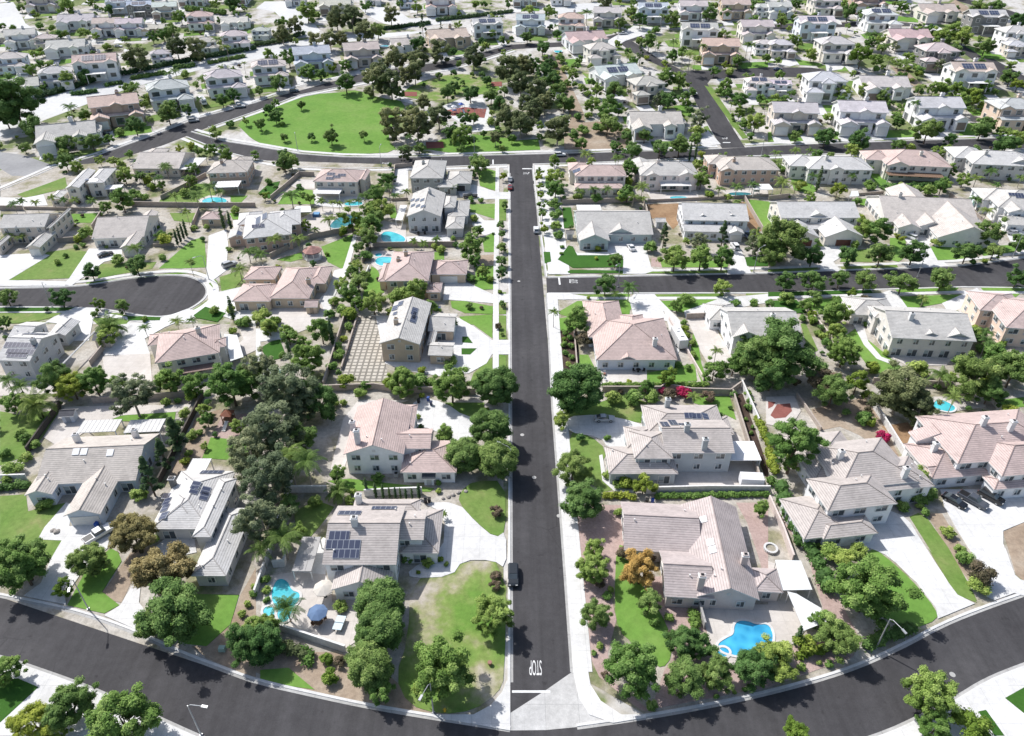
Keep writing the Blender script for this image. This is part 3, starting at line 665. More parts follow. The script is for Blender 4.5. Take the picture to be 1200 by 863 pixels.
FAR_ROWS = [  # row phrase, rotation, crop, houses: model roof wall x y width [solar]
 ('front row of the right block', -3, '03', 'agb 100 585 205;alw 400 585 225;alw 745 565 235;bgo 1095 565 205'),
 ('second row, right block', -2, '03', 'clw 45 425 100 s;elw 240 440 225;dgw 510 430 260;cpw 900 395 200'),
 ('third row of the right block', -2, '03', 'blb 45 250 120;bgc 290 265 170;egk 755 300 190;dpc 625 205 185'),
 ('cul-de-sac row above right block', -2, '03', 'clu 200 170 165;blw 490 130 160 s;dpc 755 85 215;cgk 975 140 190 s;elw 1110 205 150;elb 1120 250 110'),
 ('upper right row', -2, '03', 'agw 40 75 110;btc 245 60 140;apn 440 45 150'),
 ('gravel path row', 14, '02', 'dpw 330 215 170;egc 400 280 150;dlw 470 375 195 s;egb 610 445 170'),
 ('cross street corner lot', 2, '02', 'dww 650 600 295'),
 ('row right of the side street', -4, '02', 'cgw 850 200 165;apt 945 275 170;atc 1110 180 150;blw 1150 240 100'),
 ('corner by the white car', -4, '02', 'elw 1120 425 130 s'),
 ('top row above the park', -3, '02', 'abw 85 145 135 s;bpw 270 135 130;agc 435 110 130;cbu 640 95 140;agw 825 80 130;apt 1015 75 135;bgw 1150 70 90'),
 ('row curving left of the park', 24, '00', 'dgw 330 655 260;apn 550 555 215;bgw 790 475 195;bgw 1040 420 180'),
 ('row curving behind the park', 14, '01', 'bgw 70 365 165 s;abu 265 310 170;apb 490 290 165;dgw 690 230 130;dpt 880 205 190;clw 1060 165 140'),
 ('row above the hedged arterial', 22, '00', 'dgw 95 430 170 s;bgw 275 390 150;cpw 465 355 190;bgw 750 285 100;bgw 950 235 110;bgw 1085 215 130'),
 ('left hillside row', 18, '00', 'bgu 70 320 140;dgw 320 245 150;agw 115 210 130;dgb 20 190 90;bgb 225 215 100'),
 ('middle hillside row', 14, '00', 'dgw 365 125 140;apw 510 155 125;agw 610 155 120;dgt 715 150 90;bpw 930 125 125;dlw 1085 125 110'),
 ('upper hillside row', 14, '00', 'agb 205 45 120;cbu 560 55 110;cbk 655 70 110;alb 770 75 110'),
 ('top row beyond the arterial', 6, '01', 'bgw 30 175 75;dgb 370 50 130;apw 850 55 140;bgu 700 30 90;agw 190 20 90;bgw 540 15 80'),
 ('topmost left row', 4, '00', 'agw 100 -20 110;bpw 330 -25 110;agb 480 -15 110;cgw 680 -12 100;agw 900 20 110;bpw 1100 10 110'),
 ('topmost middle row', 0, '02', 'agw 60 20 110;bpw 220 15 100;cgw 520 -5 110;agb 720 -15 110;bpw 920 -25 110;agw 1090 -15 110'),
 ('uppermost right row', -2, '03', 'agw 120 -15 110;bgw 330 -25 110;bpw 560 -10 110'),
]
for row, rot, c, s in FAR_ROWS:
    items = [q.split() for q in s.split(';')]
    order = sorted(range(len(items)), key=lambda i: float(items[i][1]))
    for i, q in enumerate(items):
        m, r, w = q[0]; k = order.index(i)
        rn, rc = RC[r]; wn, wc = WC[w]
        who = ORD[k]+' house' if len(items) > 1 else 'house'
        sol = len(q) > 4
        lab = f"{wn} house, {rn} roof{' and solar' if sol else ''}, {who.replace(' house','')} from left in {row}" if len(items) > 1 else f"{wn} house with {rn} roof{' and solar panels' if sol else ''} on the {row}"
        jit = tuple(min(.75, max(.1, x*random.uniform(.93, 1.07))) for x in rc)
        far_house(m, *Z(c, float(q[1]), float(q[2])), float(q[3])/3.923, jit, wc, rot+random.uniform(-3, 3), lab, f'the {who} of the {row}' if len(items) == 1 else f'{who}, {row}', sol)
# ---------------------------------------------------------------- ground, roads, lawns
def terrain_sheet():
    ys = [-200, 0, 100, 200] + [210+12*k for k in range(44)] + [760, 900, 1500, 4000]
    xs = [-4000, -1500, -700, -400, -200, -100, 0, 100, 200, 400, 700, 1500, 4000]
    vs = [(x, y, terrain(y)) for y in ys for x in xs]; n = len(xs)
    fs = [(j*n+i, j*n+i+1, (j+1)*n+i+1, (j+1)*n+i) for j in range(len(ys)-1) for i in range(n-1)]
    me = bpy.data.meshes.new('ground'); me.from_pydata(vs, [], fs); me.materials.append(M['terrain'])
    o = mesh_obj('ground', me); o['kind'] = 'structure'
terrain_sheet()
ROADS = []
def W(pp): return [tuple(G(*p)[:2]) for p in pp]
def road(name, mat, s, z=.03, blk=True):
    P = W([tuple(map(float, a.split(','))) for a in s.split()]); ROADS.append(P)
    if blk: block_poly(P)
    return ground_patch(name, P, z, mat)
def offset_line(P, d):
    out = []
    for i, p in enumerate(P):
        a, b = Vector(P[max(i-1, 0)]), Vector(P[min(i+1, len(P)-1)]); t = (b-a).normalized(); out.append((p[0]-t.y*d, p[1]+t.x*d))
    return out
def fine(P, step=4):
    out = [P[0]]
    for a, b in zip(P, P[1:]):
        n = max(1, int((Vector(b)-Vector(a)).length/step))
        out += [(a[0]+(b[0]-a[0])*k/n, a[1]+(b[1]-a[1])*k/n) for k in range(1, n+1)]
    return out
def curve(P, it=2):
    for _ in range(it):
        Q = [P[0]]
        for a, b in zip(P, P[1:]): Q += [tuple(Vector(a)*.75+Vector(b)*.25), tuple(Vector(a)*.25+Vector(b)*.75)]
        P = Q+[P[-1]]
    return P
def strip(name, line, d0, d1, z, mat, skirt=.16):
    a, b = offset_line(line, d0), offset_line(line, d1)
    return ground_patch(name, a+b[::-1], z, mat, skirt)
def opx(s): return [tuple(map(float, a.split(','))) for a in s.split()]
# the curved street at the bottom
up_l = curve(W(opx('-60,686 0,698 76,713 122,727 166,744 217,768 255,782 300,799 376,816 427,827 509,841 555,848 598,855')))
up_r = curve(W(opx('676,852 748,842 817,830 900,812.5 989,788 1053,760 1104,732 1155,712 1200,696.5 1260,676')))
lo = curve(W(opx('-60,757 0,771 23,778 97,804 132,819 183,842 229,863 300,893 400,915 600,930 760,925 900,905 1032,863 1078,842 1122,819 1155,798 1200,780 1260,760')))
P = up_l+up_r+lo[::-1]; ROADS.append(P); block_poly(P); ground_patch('road', P, .03, 'asphalt')
main_l = W(opx('597,190 597.5,350 598,480 598,640 598,835')); main_r = W(opx('624,190 637.7,350 648.4,480 661,643 671.6,788'))
P = main_l+[tuple(G(598,856)[:2]), tuple(G(676,853)[:2])]+main_r[::-1]; ROADS.append(P); block_poly(P); ground_patch('road', P, .034, 'asphalt')
road('road', 'asphalt', '640,326 800,323 900,321 975,318 1053,315.5 1129,312 1200,303 1260,292 1260,338 1200,337 1129,336 1027,339 900,343 641,343.5', .038)
road('road', 'asphalt', '222,155 262,166 300,172 351,181 400,184.5 453,185.5 520,184 600,182 700,179.5 820,176 900,171.5 1053,166 1170,162.5 1260,161 1260,173 1200,174 1053,178 900,182 820,184.5 700,190 600,192.5 520,195 453,196 400,197 351,195 300,186.5 260,176 219,160', .03)
road('road', 'asphalt', '-40,227 20,211.5 64,197 112,183.5 183,158 229,140 300,121 351,103 420,88 470,80 530,71 568,61 600,52.5 660,49.5 707,44 727,39 780,35 860,31 900,29 960,27.5 1045,25 1080,29 1084,32 1045,30 960,33 900,35 860,36 790,40 757,44 740,49 720,50 707,48.5 660,55 600,58 568,68 530,79 470,89 420,97 351,111 300,130 245,149 190,171 79,203 0,231 -40,243', .034)
road('road', 'asphalt', '722,48 742,49 770,68 800,83 840,83 900,79 950,79.5 967,82 964,88 940,90.5 900,90.5 833,93 829,98 836,112 873,173 846,174 815,120 806,98 797,88 765,74 740,61', .038)
road('road', 'asphalt', '1118,55 1135,54 1160,67 1198,88 1260,118 1260,131 1198,104 1170,92 1148,76', .03)
road('road', 'asphalt', '1128,-2 1150,3 1175,10 1220,24 1260,38 1260,50 1195,24 1160,12 1120,1', .03)
cds = smooth_closed(W(opx('-40,339 60,337.5 102,335.5 153,326.6 204,322.5 229,326 243,336 242,348 224,361 199,370.5 173,371 143,365.5 107,360 -40,359.5')), 2)
ROADS.append(cds); block_poly(cds); ground_patch('road', cds, .03, 'asphalt')
road('parking_lot', 'old_asphalt', '-30,172 0,176 30,183 62,194 22,211 0,198 -30,186', .045)
road('road', 'pale_road', '-40,150 45,117 150,88 235,69 300,57 340,49 400,42 470,38 600,31 640,24 700,14 700,20 640,33 600,41 470,50 400,56 340,63 300,70 235,82 150,104 60,138 -40,175', .03)
road('road', 'pale_road', '-20,8 15,2 22,12 30,28 50,40 60,45 45,48 25,38 5,30 -20,25', .03)
road('road', 'pale_road', '97,48 112,46 140,54 160,64 150,68 130,60 100,56', .03)
road('road', 'pale_road', '310,2 345,2 355,12 375,36 370,44 345,42 338,30 322,14 300,10', .034)
road('road', 'pale_road', '420,8 460,9 480,22 520,20 530,27 478,33 450,28 430,18', .036)
road('road', 'pale_road', '640,8 700,3 720,8 655,18', .038)
# kerbs, gutters and pavements
def kerbed(line, side, walk=1.6, gap=0.0, mat='concrete'):
    """kerb on one side of a road edge line, with a pavement behind it"""
    strip('kerb', line, 0, .42*side, .15, 'kerb'); strip('gutter', line, -.45*side, 0, .045, 'gutter', 0)
    if walk: strip('sidewalk', line, (.42+gap)*side, (.42+gap+walk)*side, .146, mat)
kerbed(up_l, 1, 0); kerbed(up_r, 1, 0); kerbed(lo, -1, 2.2)
mr_lo = fine(W(opx('641,344 648.4,480 661,643 671.6,788')), 6); kerbed(mr_lo, 1, 2.6)
mr_hi = fine(W(opx('624,195 640,325')), 8); kerbed(mr_hi, 1, 0)
ml = fine(W(opx('597,196 597.5,350 598,480 598,640 598,800')), 6); kerbed(ml, -1, 0)
for s, sd, wk, gp in (('642,325.5 800,322.5 900,320.5 975,317.5 1053,315 1129,311.5 1200,302.5 1255,292', 1, 1.5, 2.0), ('642,344 900,343.5 1027,339.5 1129,336.5 1200,337.5', -1, 1.5, 2.0)):
    kerbed(fine(W(opx(s)), 8), sd, wk, gp)
kerbed(cds[:len(cds)//1], -1, 1.6, .0) if False else None
for s, sd, wk, gp in (('0,338 60,337 102,335 153,326 204,322 229,325.5 243,336 242.5,348 225,361.5 199,371 173,371.5 143,366 107,360.5 0,360', 1, 1.5, 1.4),):
    kerbed(curve(W(opx(s))), sd, wk, gp)
for s, sd in (('219,160.5 260,177 300,187 351,195.5 400,197.5 453,196.5 520,195.5 594,193', -1), ('626,192.5 700,190.5 820,185', -1), ('875,183 900,182.5 1053,178.5 1200,174.5', -1),
              ('224,154.5 262,165.5 300,171.5 351,180.5 400,184 453,185 520,183.5 600,181.5 700,179 820,175.5 843,174.5', 1), ('876,172.5 900,171 1053,165.5 1170,162 1200,161.5', 1),
              ('0,224 64,196.5 112,183 183,157.5 229,139.5 300,120.5 351,102.5 420,87.5 470,79.5 530,70.5 568,60.5 600,52', 1), ('245,149.5 300,130.5 351,111.5 420,97.5 470,89.5 530,79.5 568,68.5 600,58.5', -1)):
    kerbed(fine(W(opx(s)), 10), sd, 1.8, 1.2)
ground_patch('cross_gutter', W(opx('671.6,787 640,809 598,836 598,856.5 640,856 676,852.5 700,850 718,843 695,822')), .055, 'apron')
block_poly(W(opx('671,787 598,835 598,857 676,853')))
ground_patch('sidewalk', W(opx('671.6,787 689,786 692,803 704,822 728,838 757,838 757,841.5 718,848 690,838 678,818')), .16, 'concrete', .16)
ground_patch('sidewalk', W(opx('598,800 598,857 555,849 509,841.5 509,838 555,838 575,827 588,812 594,798')), .16, 'concrete', .16)
NP = [0]
LAYER = {'c': ('concrete', 'driveway', .150), 'p': ('patio', 'patio', .152), 'l': ('lawn', 'lawn', .110), 'n': ('green_lawn', 'lawn', .112), 'a': ('dark_lawn', 'lawn', .19), 'y': ('dry_lawn', 'lawn', .108), 'd': ('dirt', 'bare_ground', .070),
         'b': ('brown_dirt', 'bare_ground', .072), 'g': ('pink_gravel', 'gravel_bed', .074), 'm': ('mulch', 'planting_bed', .090), 's': ('soil', 'planting_bed', .068), 'r': ('red_rubber', 'play_surface', .20), 't': ('paver_grid', 'paved_yard', .162), 'w': ('concrete', 'path', .172)}
def patch(k, c, s, sm=0):
    mat, name, z = LAYER[k]; P = W(pts(c, s) if c else opx(s))
    if sm: P = smooth_closed(P, sm)
    NP[0] += 1
    if k in 'cpwt': block_poly(P)
    ground_patch(name, P, z+.003*(NP[0] % 12) if k != 's' else .036+.0022*(NP[0] % 12), mat, .12 if k != 's' else 0)
PATCHES = '''
s||0,380 590,380 590,850 500,842 300,800 0,700
s||655,345 1200,345 1200,690 1000,785 760,840 690,800
s||0,200 200,185 590,197 590,325 250,325 200,320 0,335
s||650,195 1200,182 1200,300 1050,312 650,322
s||270,350 590,350 590,440 270,440
l|30|0,400 120,392 130,470 305,430 180,600 285,605 235,690 0,600
c|30|320,540 500,520 510,560 495,640 385,740 300,863 305,900 110,858 190,800 235,690 285,605 175,600 205,545 305,430 330,440
n|40|400,95 510,0 545,20 560,60 470,200 550,262 480,300 310,262
d|40|600,20 710,-10 640,80 560,250 500,240 470,210
c|40|890,-70 905,20 720,60 650,150 640,250 700,330 650,385 480,310 555,262 640,120 720,-10 780,-60
n|40|830,210 1100,215 1060,350 950,450 860,440 720,380 700,330
d|40|1105,215 1177,90 1177,600 950,505 880,450 950,450 1060,350
c|40|60,540 90,530 240,590 180,640 0,800 0,580
a|40|0,605 85,600 178,640 0,805
c|40|180,640 380,630 520,690 720,785 880,863 0,863 0,800
l|30|0,10 110,30 280,0 180,150 80,230 0,260
n|30|930,225 970,130 1080,140 1140,125 1140,240
g|30|975,130 1020,30 1150,20 1140,125 1080,140
d|30|860,160 900,30 1020,0 1020,30 930,225 780,330 760,330
n|20|330,560 420,520 810,515 800,580 740,570
p|20|430,590 280,690 200,640 300,500 880,490 860,520 560,540
p|20|470,270 690,250 700,380 640,450 490,380
c|20|590,110 660,170 690,255 480,265 470,240 530,190
p|20|0,360 240,360 250,440 0,450
l|20|0,70 300,68 250,85 120,100 60,95
c|20|300,65 350,40 440,85 410,130 380,150 300,120 210,110 250,85
l|20|410,85 470,90 595,100 560,150 470,140
n|20|860,65 935,28 940,38 865,70
a|20|890,80 945,40 1040,70 1000,110 900,90
c|20|780,80 860,50 930,60 890,90 900,110 800,110 700,130 720,95
c|20|940,30 1000,-20 1177,-20 1177,100 1080,60 1040,70 950,40
p|20|1100,140 1177,130 1177,240 1050,300 1060,240 1120,190
l|10|40,585 330,575 410,455 330,440 180,460
c|10|0,470 180,460 230,470 40,585 300,590 300,610 0,612
c|10|410,440 560,440 565,480 480,500 330,610 290,605 320,575
l|10|460,510 720,500 700,530 450,575
n|10|730,530 880,400 940,385 950,525 830,530
c|10|960,380 1040,350 1050,420 1040,540 960,600 1000,640 1177,600 1177,690 960,680 950,620 950,525
l|10|1010,570 1100,540 1120,570 1070,635 1020,640
l|10|960,580 980,570 1000,590 995,640 965,635
l|10|395,595 890,540 870,552 600,575 400,605
a|10|0,712 345,710 300,726 0,730
l|10|0,740 300,738 180,770 0,790
c|10|345,710 450,712 430,760 410,863 200,863 300,738
l|10|435,735 540,735 590,748 560,765 440,745
a|10|585,750 740,755 735,770 590,770
c|10|540,790 740,772 860,735 940,700 1177,690 1177,800 1080,770 940,720 860,760 760,800 650,863 560,863
n|10|310,280 460,275 420,320 340,320
l|10|720,240 760,180 880,140 960,140 1000,180 930,240
n|10|1040,215 1050,195 1140,195 1100,235
p|10|910,215 960,195 1060,200 1060,240 930,240
n|10|1055,275 1100,275 1105,305 1070,305
c|10|1070,310 1177,300 1177,380 1080,380
l|10|80,190 300,110 310,160 120,205
c|10|0,205 120,205 200,190 220,240 0,250
l|10|780,275 905,275 880,320 800,310
n|11|100,235 130,185 190,165 260,170 270,235
a|11|10,185 60,140 110,130 90,185 60,210
p|11|160,150 200,120 270,125 270,165 190,165
c|11|265,170 420,165 500,215 480,245 380,250 270,240
p|11|190,310 290,255 480,260 500,300 470,350 350,370 230,350
n|11|300,430 450,370 400,535 330,500
n|11|95,490 210,455 215,485 160,500
c|11|450,370 470,365 425,535 360,660 330,770 250,820 180,790 0,770 0,720 100,760 220,750 320,640 360,540 400,530
p|11|0,700 300,690 330,770 160,840 0,780
p|11|580,310 690,330 690,420 560,420 550,390
n|11|610,270 640,240 650,300 620,300
c|11|640,75 700,80 700,180 660,190 625,195
d|11|630,195 660,80 690,85 660,195
n|11|1020,90 1060,70 1110,85 1110,175 1030,150
c|11|925,150 1000,145 1110,180 1170,180 1170,210 1110,210 980,215 940,200 925,175
n|11|985,235 1105,232 1105,305 1010,275 985,270
c|11|985,275 1010,275 1050,310 1105,310 1105,360 1050,380 1000,340 985,300
n|11|1040,390 1105,360 1105,455 1050,455
d|11|980,500 1010,470 1105,465 1105,510 1040,520
n|11|1010,520 1095,517 1095,625 1005,630
c|11|870,590 960,590 1090,650 1090,690 890,675 860,675
n|11|530,520 560,535 590,640 500,680 490,660
p|11|530,450 640,450 620,510 560,540 530,510
n|11|895,680 960,680 1090,705 1088,740 960,735 900,710
l|11|1115,210 1150,210 1150,310 1115,310
l|11|1115,640 1150,640 1150,740 1115,740
w||581,197 585,197 584.5,330 584.5,440 577.5,440 578,330
c||585,226 598,226 598,234 585,234
c||584,345 598,345 598,355 584,355
c||577,399 598,399 598,416 577,416
n|11|820,455 865,455 865,490 820,490
c|11|690,385 890,375 895,420 700,420
t|21|470,85 550,82 600,330 620,382 390,382 400,330
c|21|530,80 930,90 1000,130 1087,195 1150,195 1150,255 1087,255 1060,300 980,345 860,362 700,335 590,300 480,285 480,180
l|21|1000,345 1087,270 1087,330 1060,400 980,400
n|21|935,85 1087,75 1087,185 1000,122 950,118
a|21|948,178 975,178 997,208 948,205
a|21|945,232 1015,232 985,260 945,260
l|21|1115,80 1150,80 1150,190 1115,190
l|21|1115,255 1150,265 1150,325 1115,325
a|21|70,200 110,190 140,270 60,290 20,230
c|21|0,140 60,140 120,170 140,200 110,190 20,200 30,300 80,330 60,380 0,380
s|21|0,380 400,420 420,560 300,640 300,863 0,863
c|21|730,450 870,480 960,545 1045,545 1050,610 910,680 820,600 700,590|1
l|21|865,480 1050,480 1045,545 960,545
p|21|400,560 470,470 700,470 600,500 420,740 400,800 340,800
s|21|300,560 420,470 470,470 340,700 290,640
n|31|330,330 430,320 820,365 800,380 440,375
l|31|175,470 280,420 360,450 300,530 240,600 190,600
c|31|760,430 930,430 1010,520 1100,595 1150,560 1150,735 1090,695 950,695 900,770 710,780 700,740 860,660 870,480|1
l|31|940,380 1000,330 1145,330 1150,560 1100,592 1010,518 930,428|1
p|41|60,130 200,105 320,120 350,200 350,250 480,290 460,430 415,460 100,368 20,300 40,200
y|41|710,140 950,60 1150,60 1145,590 1110,670 1000,745 850,765 700,720 640,590 700,420|1
d|41|0,505 90,480 420,475 640,590 700,720 840,765 500,718 0,592|1
n|41|20,560 150,550 270,650 160,635 20,600
p|41|480,290 420,270 370,190 480,250
c|31|310,590 170,750 320,760 330,600
n|22|205,95 300,80 400,0 540,-30 550,50 480,70 350,90 280,150 210,150
m|22|208,120 300,150 310,330 235,330
c|22|535,10 560,-18 655,-18 680,10 770,100 790,200 760,260 720,130 700,60 560,50
n|22|310,260 350,260 390,340 340,330 310,300
p|22|380,330 620,325 620,380 560,398 400,395
n|22|620,345 720,325 840,300 850,380 620,395
p|22|805,95 905,95 1000,240 1060,280 1060,310 900,300 870,250
n|22|840,100 870,300 900,380 870,385 820,250
n|22|670,15 960,0 820,40 790,60 700,50
c|22|790,60 960,0 1177,-20 1177,20 1010,50 905,95 800,95
l|22|400,480 520,440 620,480 630,580 540,565 400,540 250,545 250,500
n|22|830,450 1000,450 1030,560 990,540 920,510 830,480
c|22|245,545 400,535 560,565 640,610 540,690 440,690 410,640 250,615|1
l|22|255,615 350,625 440,700 400,790 420,850 255,850|1
p|22|960,560 1050,640 1060,660 980,660
m|22|1010,440 1060,440 1177,780 1177,850 1130,740
p|32|700,300 940,230 1130,230 1160,375 640,375 620,345
w|32|400,215 415,210 430,300 480,360 560,375 560,385 470,378 415,330
l|32|410,230 430,300 470,370 420,380 340,330 380,215
g|32|290,520 330,440 510,440 520,650 470,780 420,850 440,863 300,863
g|42|300,-20 420,-40 470,130 460,240 480,330 440,480 450,600 640,750 600,745 560,720 400,590 350,480
n|42|480,-20 540,0 560,90 610,190 680,290 730,400 735,500 690,555 640,520 560,440 490,380 470,260|1
g|42|640,130 860,130 880,370 1177,260 1177,640 640,740 700,560 740,500 720,380 620,250
p|42|860,260 1177,260 1177,470 1010,540 930,500 900,400
g|32|1030,430 1177,430 1177,863 1140,700 1080,520
g|43|0,-200 110,-120 170,0 260,300 270,380 150,420 0,560 0,640 390,500 430,430 350,280 220,20 110,-60
p|43|0,60 110,100 170,380 120,440 0,470
c|33|470,460 540,460 640,500 700,600 870,863 770,863 680,800 560,680 470,640 430,630|1
c|43|610,60 730,30 870,215 950,255 780,325 770,275 690,170
n|43|470,-10 540,40 620,110 690,180 770,280 780,328 670,370 540,330 440,250 420,100|1
l|33|650,495 690,478 730,500 830,640 920,800 960,880 870,863 760,670
l|43|735,0 810,90 900,180 960,250 865,215
d|33|730,480 800,480 870,600 960,710 930,800 850,690
c|43|690,870 860,760 1000,650 1177,560 1177,863 900,1000
a|43|1088,690 1177,640 1177,762
a|43|965,752 1000,745 1085,863 1040,863
c|33|790,370 1177,370 1177,520 1080,560 1080,620 1130,760 1177,800 1177,860 1050,820 960,700 870,560 810,450
c|43|930,0 1090,0 1140,140 1177,150 1177,190 1040,240 1000,220 1030,150
d|33|1080,565 1177,520 1177,790 1140,760
d|33|200,0 470,-60 560,130 620,250 540,200 420,120 330,80 230,100
b|33|520,80 640,60 720,120 700,250 640,240 600,150
p|23|-10,455 120,450 150,520 100,600 -10,580
r|23|0,475 35,480 20,500 0,510
r|23|10,540 40,490 100,485 110,520 80,550 30,555
s|33|0,80 60,60 110,300 230,660 290,863 240,863 130,480
l|23|170,110 230,240 190,260 150,120
n|23|330,190 400,140 470,200 580,290 560,360 480,340 420,260
w|23|390,120 440,130 460,200 520,270 600,300 580,310 500,280 440,215
p|23|560,262 860,262 820,310 640,310 580,280
p|23|700,455 1000,450 1000,500 860,520 760,520
p|23|800,80 900,40 940,80 1000,130 900,140
n|23|1050,470 1177,455 1177,500 1060,500
c|13|430,680 560,630 600,655 640,710 540,740 500,700
n|13|590,660 890,650 800,690 680,712 640,710
c|13|800,690 960,620 1000,660 930,720 920,760 830,730
n|13|975,615 1177,615 1177,635 990,632
n|13|1050,650 1160,645 1130,668 1060,665
n|13|580,625 880,615 860,632 600,640
a|13|0,640 470,630 480,642 0,660
n|13|150,680 420,660 300,720 180,720
a|13|0,680 130,675 180,735 60,740
c|13|240,430 410,430 300,500 340,545 240,540
l|13|350,450 470,440 480,500 330,500
n|13|560,390 630,390 640,470 600,500 560,490
n|13|740,430 950,420 900,490 770,492
n|13|960,430 1177,420 1120,460 1000,485
c|13|610,370 790,370 740,420 780,495 700,500 660,440
l|13|0,525 240,520 200,540 0,545
l|13|330,518 590,512 600,528 340,535
c|13|600,505 800,495 830,520 660,530
c|13|1090,360 1177,350 1177,420 1120,415
n|13|430,210 500,205 495,245 420,240
d|13|870,240 940,250 1000,320 960,330 900,300
n|13|345,275 360,290 430,355 400,370 350,340
n|13|200,390 280,430 250,432 210,420
n|13|0,222 60,225 50,330 0,330
n|13|445,75 520,100 560,140 830,130 820,165 520,165
n|13|105,120 160,100 230,170 200,185 120,170
c|12|440,415 610,415 640,525 660,540 610,555 510,555 510,480 440,460
a|12|210,490 260,425 280,430 300,470 440,470 490,460 512,490 510,525 280,528
w|12|270,430 300,460 440,455 450,470 430,480 300,475
a|12|255,545 270,538 510,540 510,552 260,553
a|12|232,250 270,250 285,330 270,345 240,345
d|12|200,400 240,400 240,470 210,480
a|12|145,455 175,455 180,500 150,508
b|12|610,235 800,230 790,300 740,350 700,300 640,300
b|12|1040,225 1070,225 1150,355 1110,375 1060,300
n|12|680,490 1000,495 990,525 690,525
c|12|1000,420 1050,440 1100,552 990,552 1010,500
l|12|605,540 990,532 990,552 610,553
a|12|1070,480 1177,470 1177,520 1080,520
n|12|1060,210 1177,222 1177,340 1150,355
p|12|620,180 850,175 860,210 640,212
p|12|960,170 1177,170 1177,205 1000,205
l|12|270,650 520,648 510,665 290,667
n|12|205,735 300,680 480,680 545,690 540,745 500,740 380,720 280,760
l|12|620,650 970,645 975,662 620,667
l|12|1075,645 1177,640 1177,660 1080,662
c|12|540,675 670,670 700,740 770,770 760,790 700,770 560,760
n|12|670,680 940,672 830,740 720,720
c||627,196 652,196 668,322 643,322
c||646,344 662,344 700,350 660,352
g|12|640,480 690,480 690,525 640,520
n|01|-20,640 -60,600 -90,570 0,520 120,480 260,435 400,425 470,415 560,450 700,470 640,560 600,640 660,700 440,712 260,705 130,690 40,668|1
y|01|660,440 720,390 860,345 980,340 1080,370 1140,420 1000,440 830,470 700,450|1
n|01|620,690 800,690 900,705 1177,695 1177,640 1000,620 860,640 760,680
w|01|640,440 720,465 720,480 640,460
c|01|830,500 930,460 1040,455 1070,500 1100,600 1000,610 930,560
r|01|870,510 960,495 1060,505 1050,530 900,535
r|01|780,655 860,655 865,682 785,685
r|01|680,425 740,425 740,445 685,445
r|01|1080,380 1130,378 1130,398 1085,400
r|01|990,510 1060,502 1050,545 1000,540
d|02|120,290 200,240 330,520 340,640 280,680 260,500 180,350
d|02|240,570 400,560 520,600 560,690 240,690
n|02|240,275 310,270 320,310 260,310
n|02|330,360 370,360 385,385 340,388
n|02|0,650 120,640 130,690 0,695
l|02|405,135 480,135 460,158 405,160
l|02|520,120 600,118 590,140 530,142
l|02|430,195 480,200 520,235 460,235
l|02|660,120 760,108 800,125 680,135
l|02|740,400 780,400 800,455 740,440
n|02|740,490 810,480 830,540 770,530
l|02|700,190 780,180 770,220 720,215
n|02|830,300 920,305 900,325 830,320
n|02|1040,290 1177,285 1177,310 1060,318
l|02|885,395 920,405 1085,635 1060,640
l|02|880,585 900,580 930,635 910,640
c|02|860,660 900,600 960,665 880,675
c|02|560,120 700,130 520,190 440,240 420,200
c|03|130,590 220,600 230,665 170,665
c|03|440,590 540,590 520,635 450,640
c|03|660,580 880,580 860,620 800,640 700,620
n|03|0,610 90,600 140,640 0,655
n|03|310,600 370,600 350,645 300,640
n|03|550,600 680,600 680,630 540,640
n|03|880,570 1040,565 1000,620 880,625
d|03|560,300 640,330 720,400 700,440 600,350
c|03|260,280 380,270 340,320 270,330
n|03|320,310 400,300 390,325 320,330
n|03|110,270 250,295 240,305 120,300
n|03|250,280 320,285 310,295 260,295
c|03|70,265 110,270 130,300 100,308 60,300
c|03|240,75 330,90 340,115 290,110
n|03|110,95 280,90 270,105 120,108
n|03|540,70 690,85 690,105 550,95
d|03|860,0 930,40 900,70 830,20
n|03|900,210 1060,250 1100,275 1000,270
c|03|960,190 1120,240 1130,260 1030,250
'''
for ln in PATCHES.strip().split('\n'):
    q = ln.split('|'); patch(q[0], q[1], q[2], int(q[3]) if len(q) > 3 else 0)
# pale yards and drives of the far blocks
for c, s in (('00', '0,700 200,660 560,640 700,560 480,640 240,730'), ('00', '0,400 200,600 700,400 1177,270 1177,400 700,600 560,640 300,760'), ('00', '60,120 170,180 500,200 620,260 420,290 200,260'), ('00', '480,170 590,190 560,250 400,230'), ('01', '0,280 300,210 700,160 1177,90 1177,180 900,270 480,340 230,410 0,470'),
             ('03', '0,430 330,440 900,420 900,470 0,500'), ('02', '560,120 1177,90 1177,140 600,170')):
    P = W(pts(c, s)); ground_patch('yard', P, .055, 'terrain')
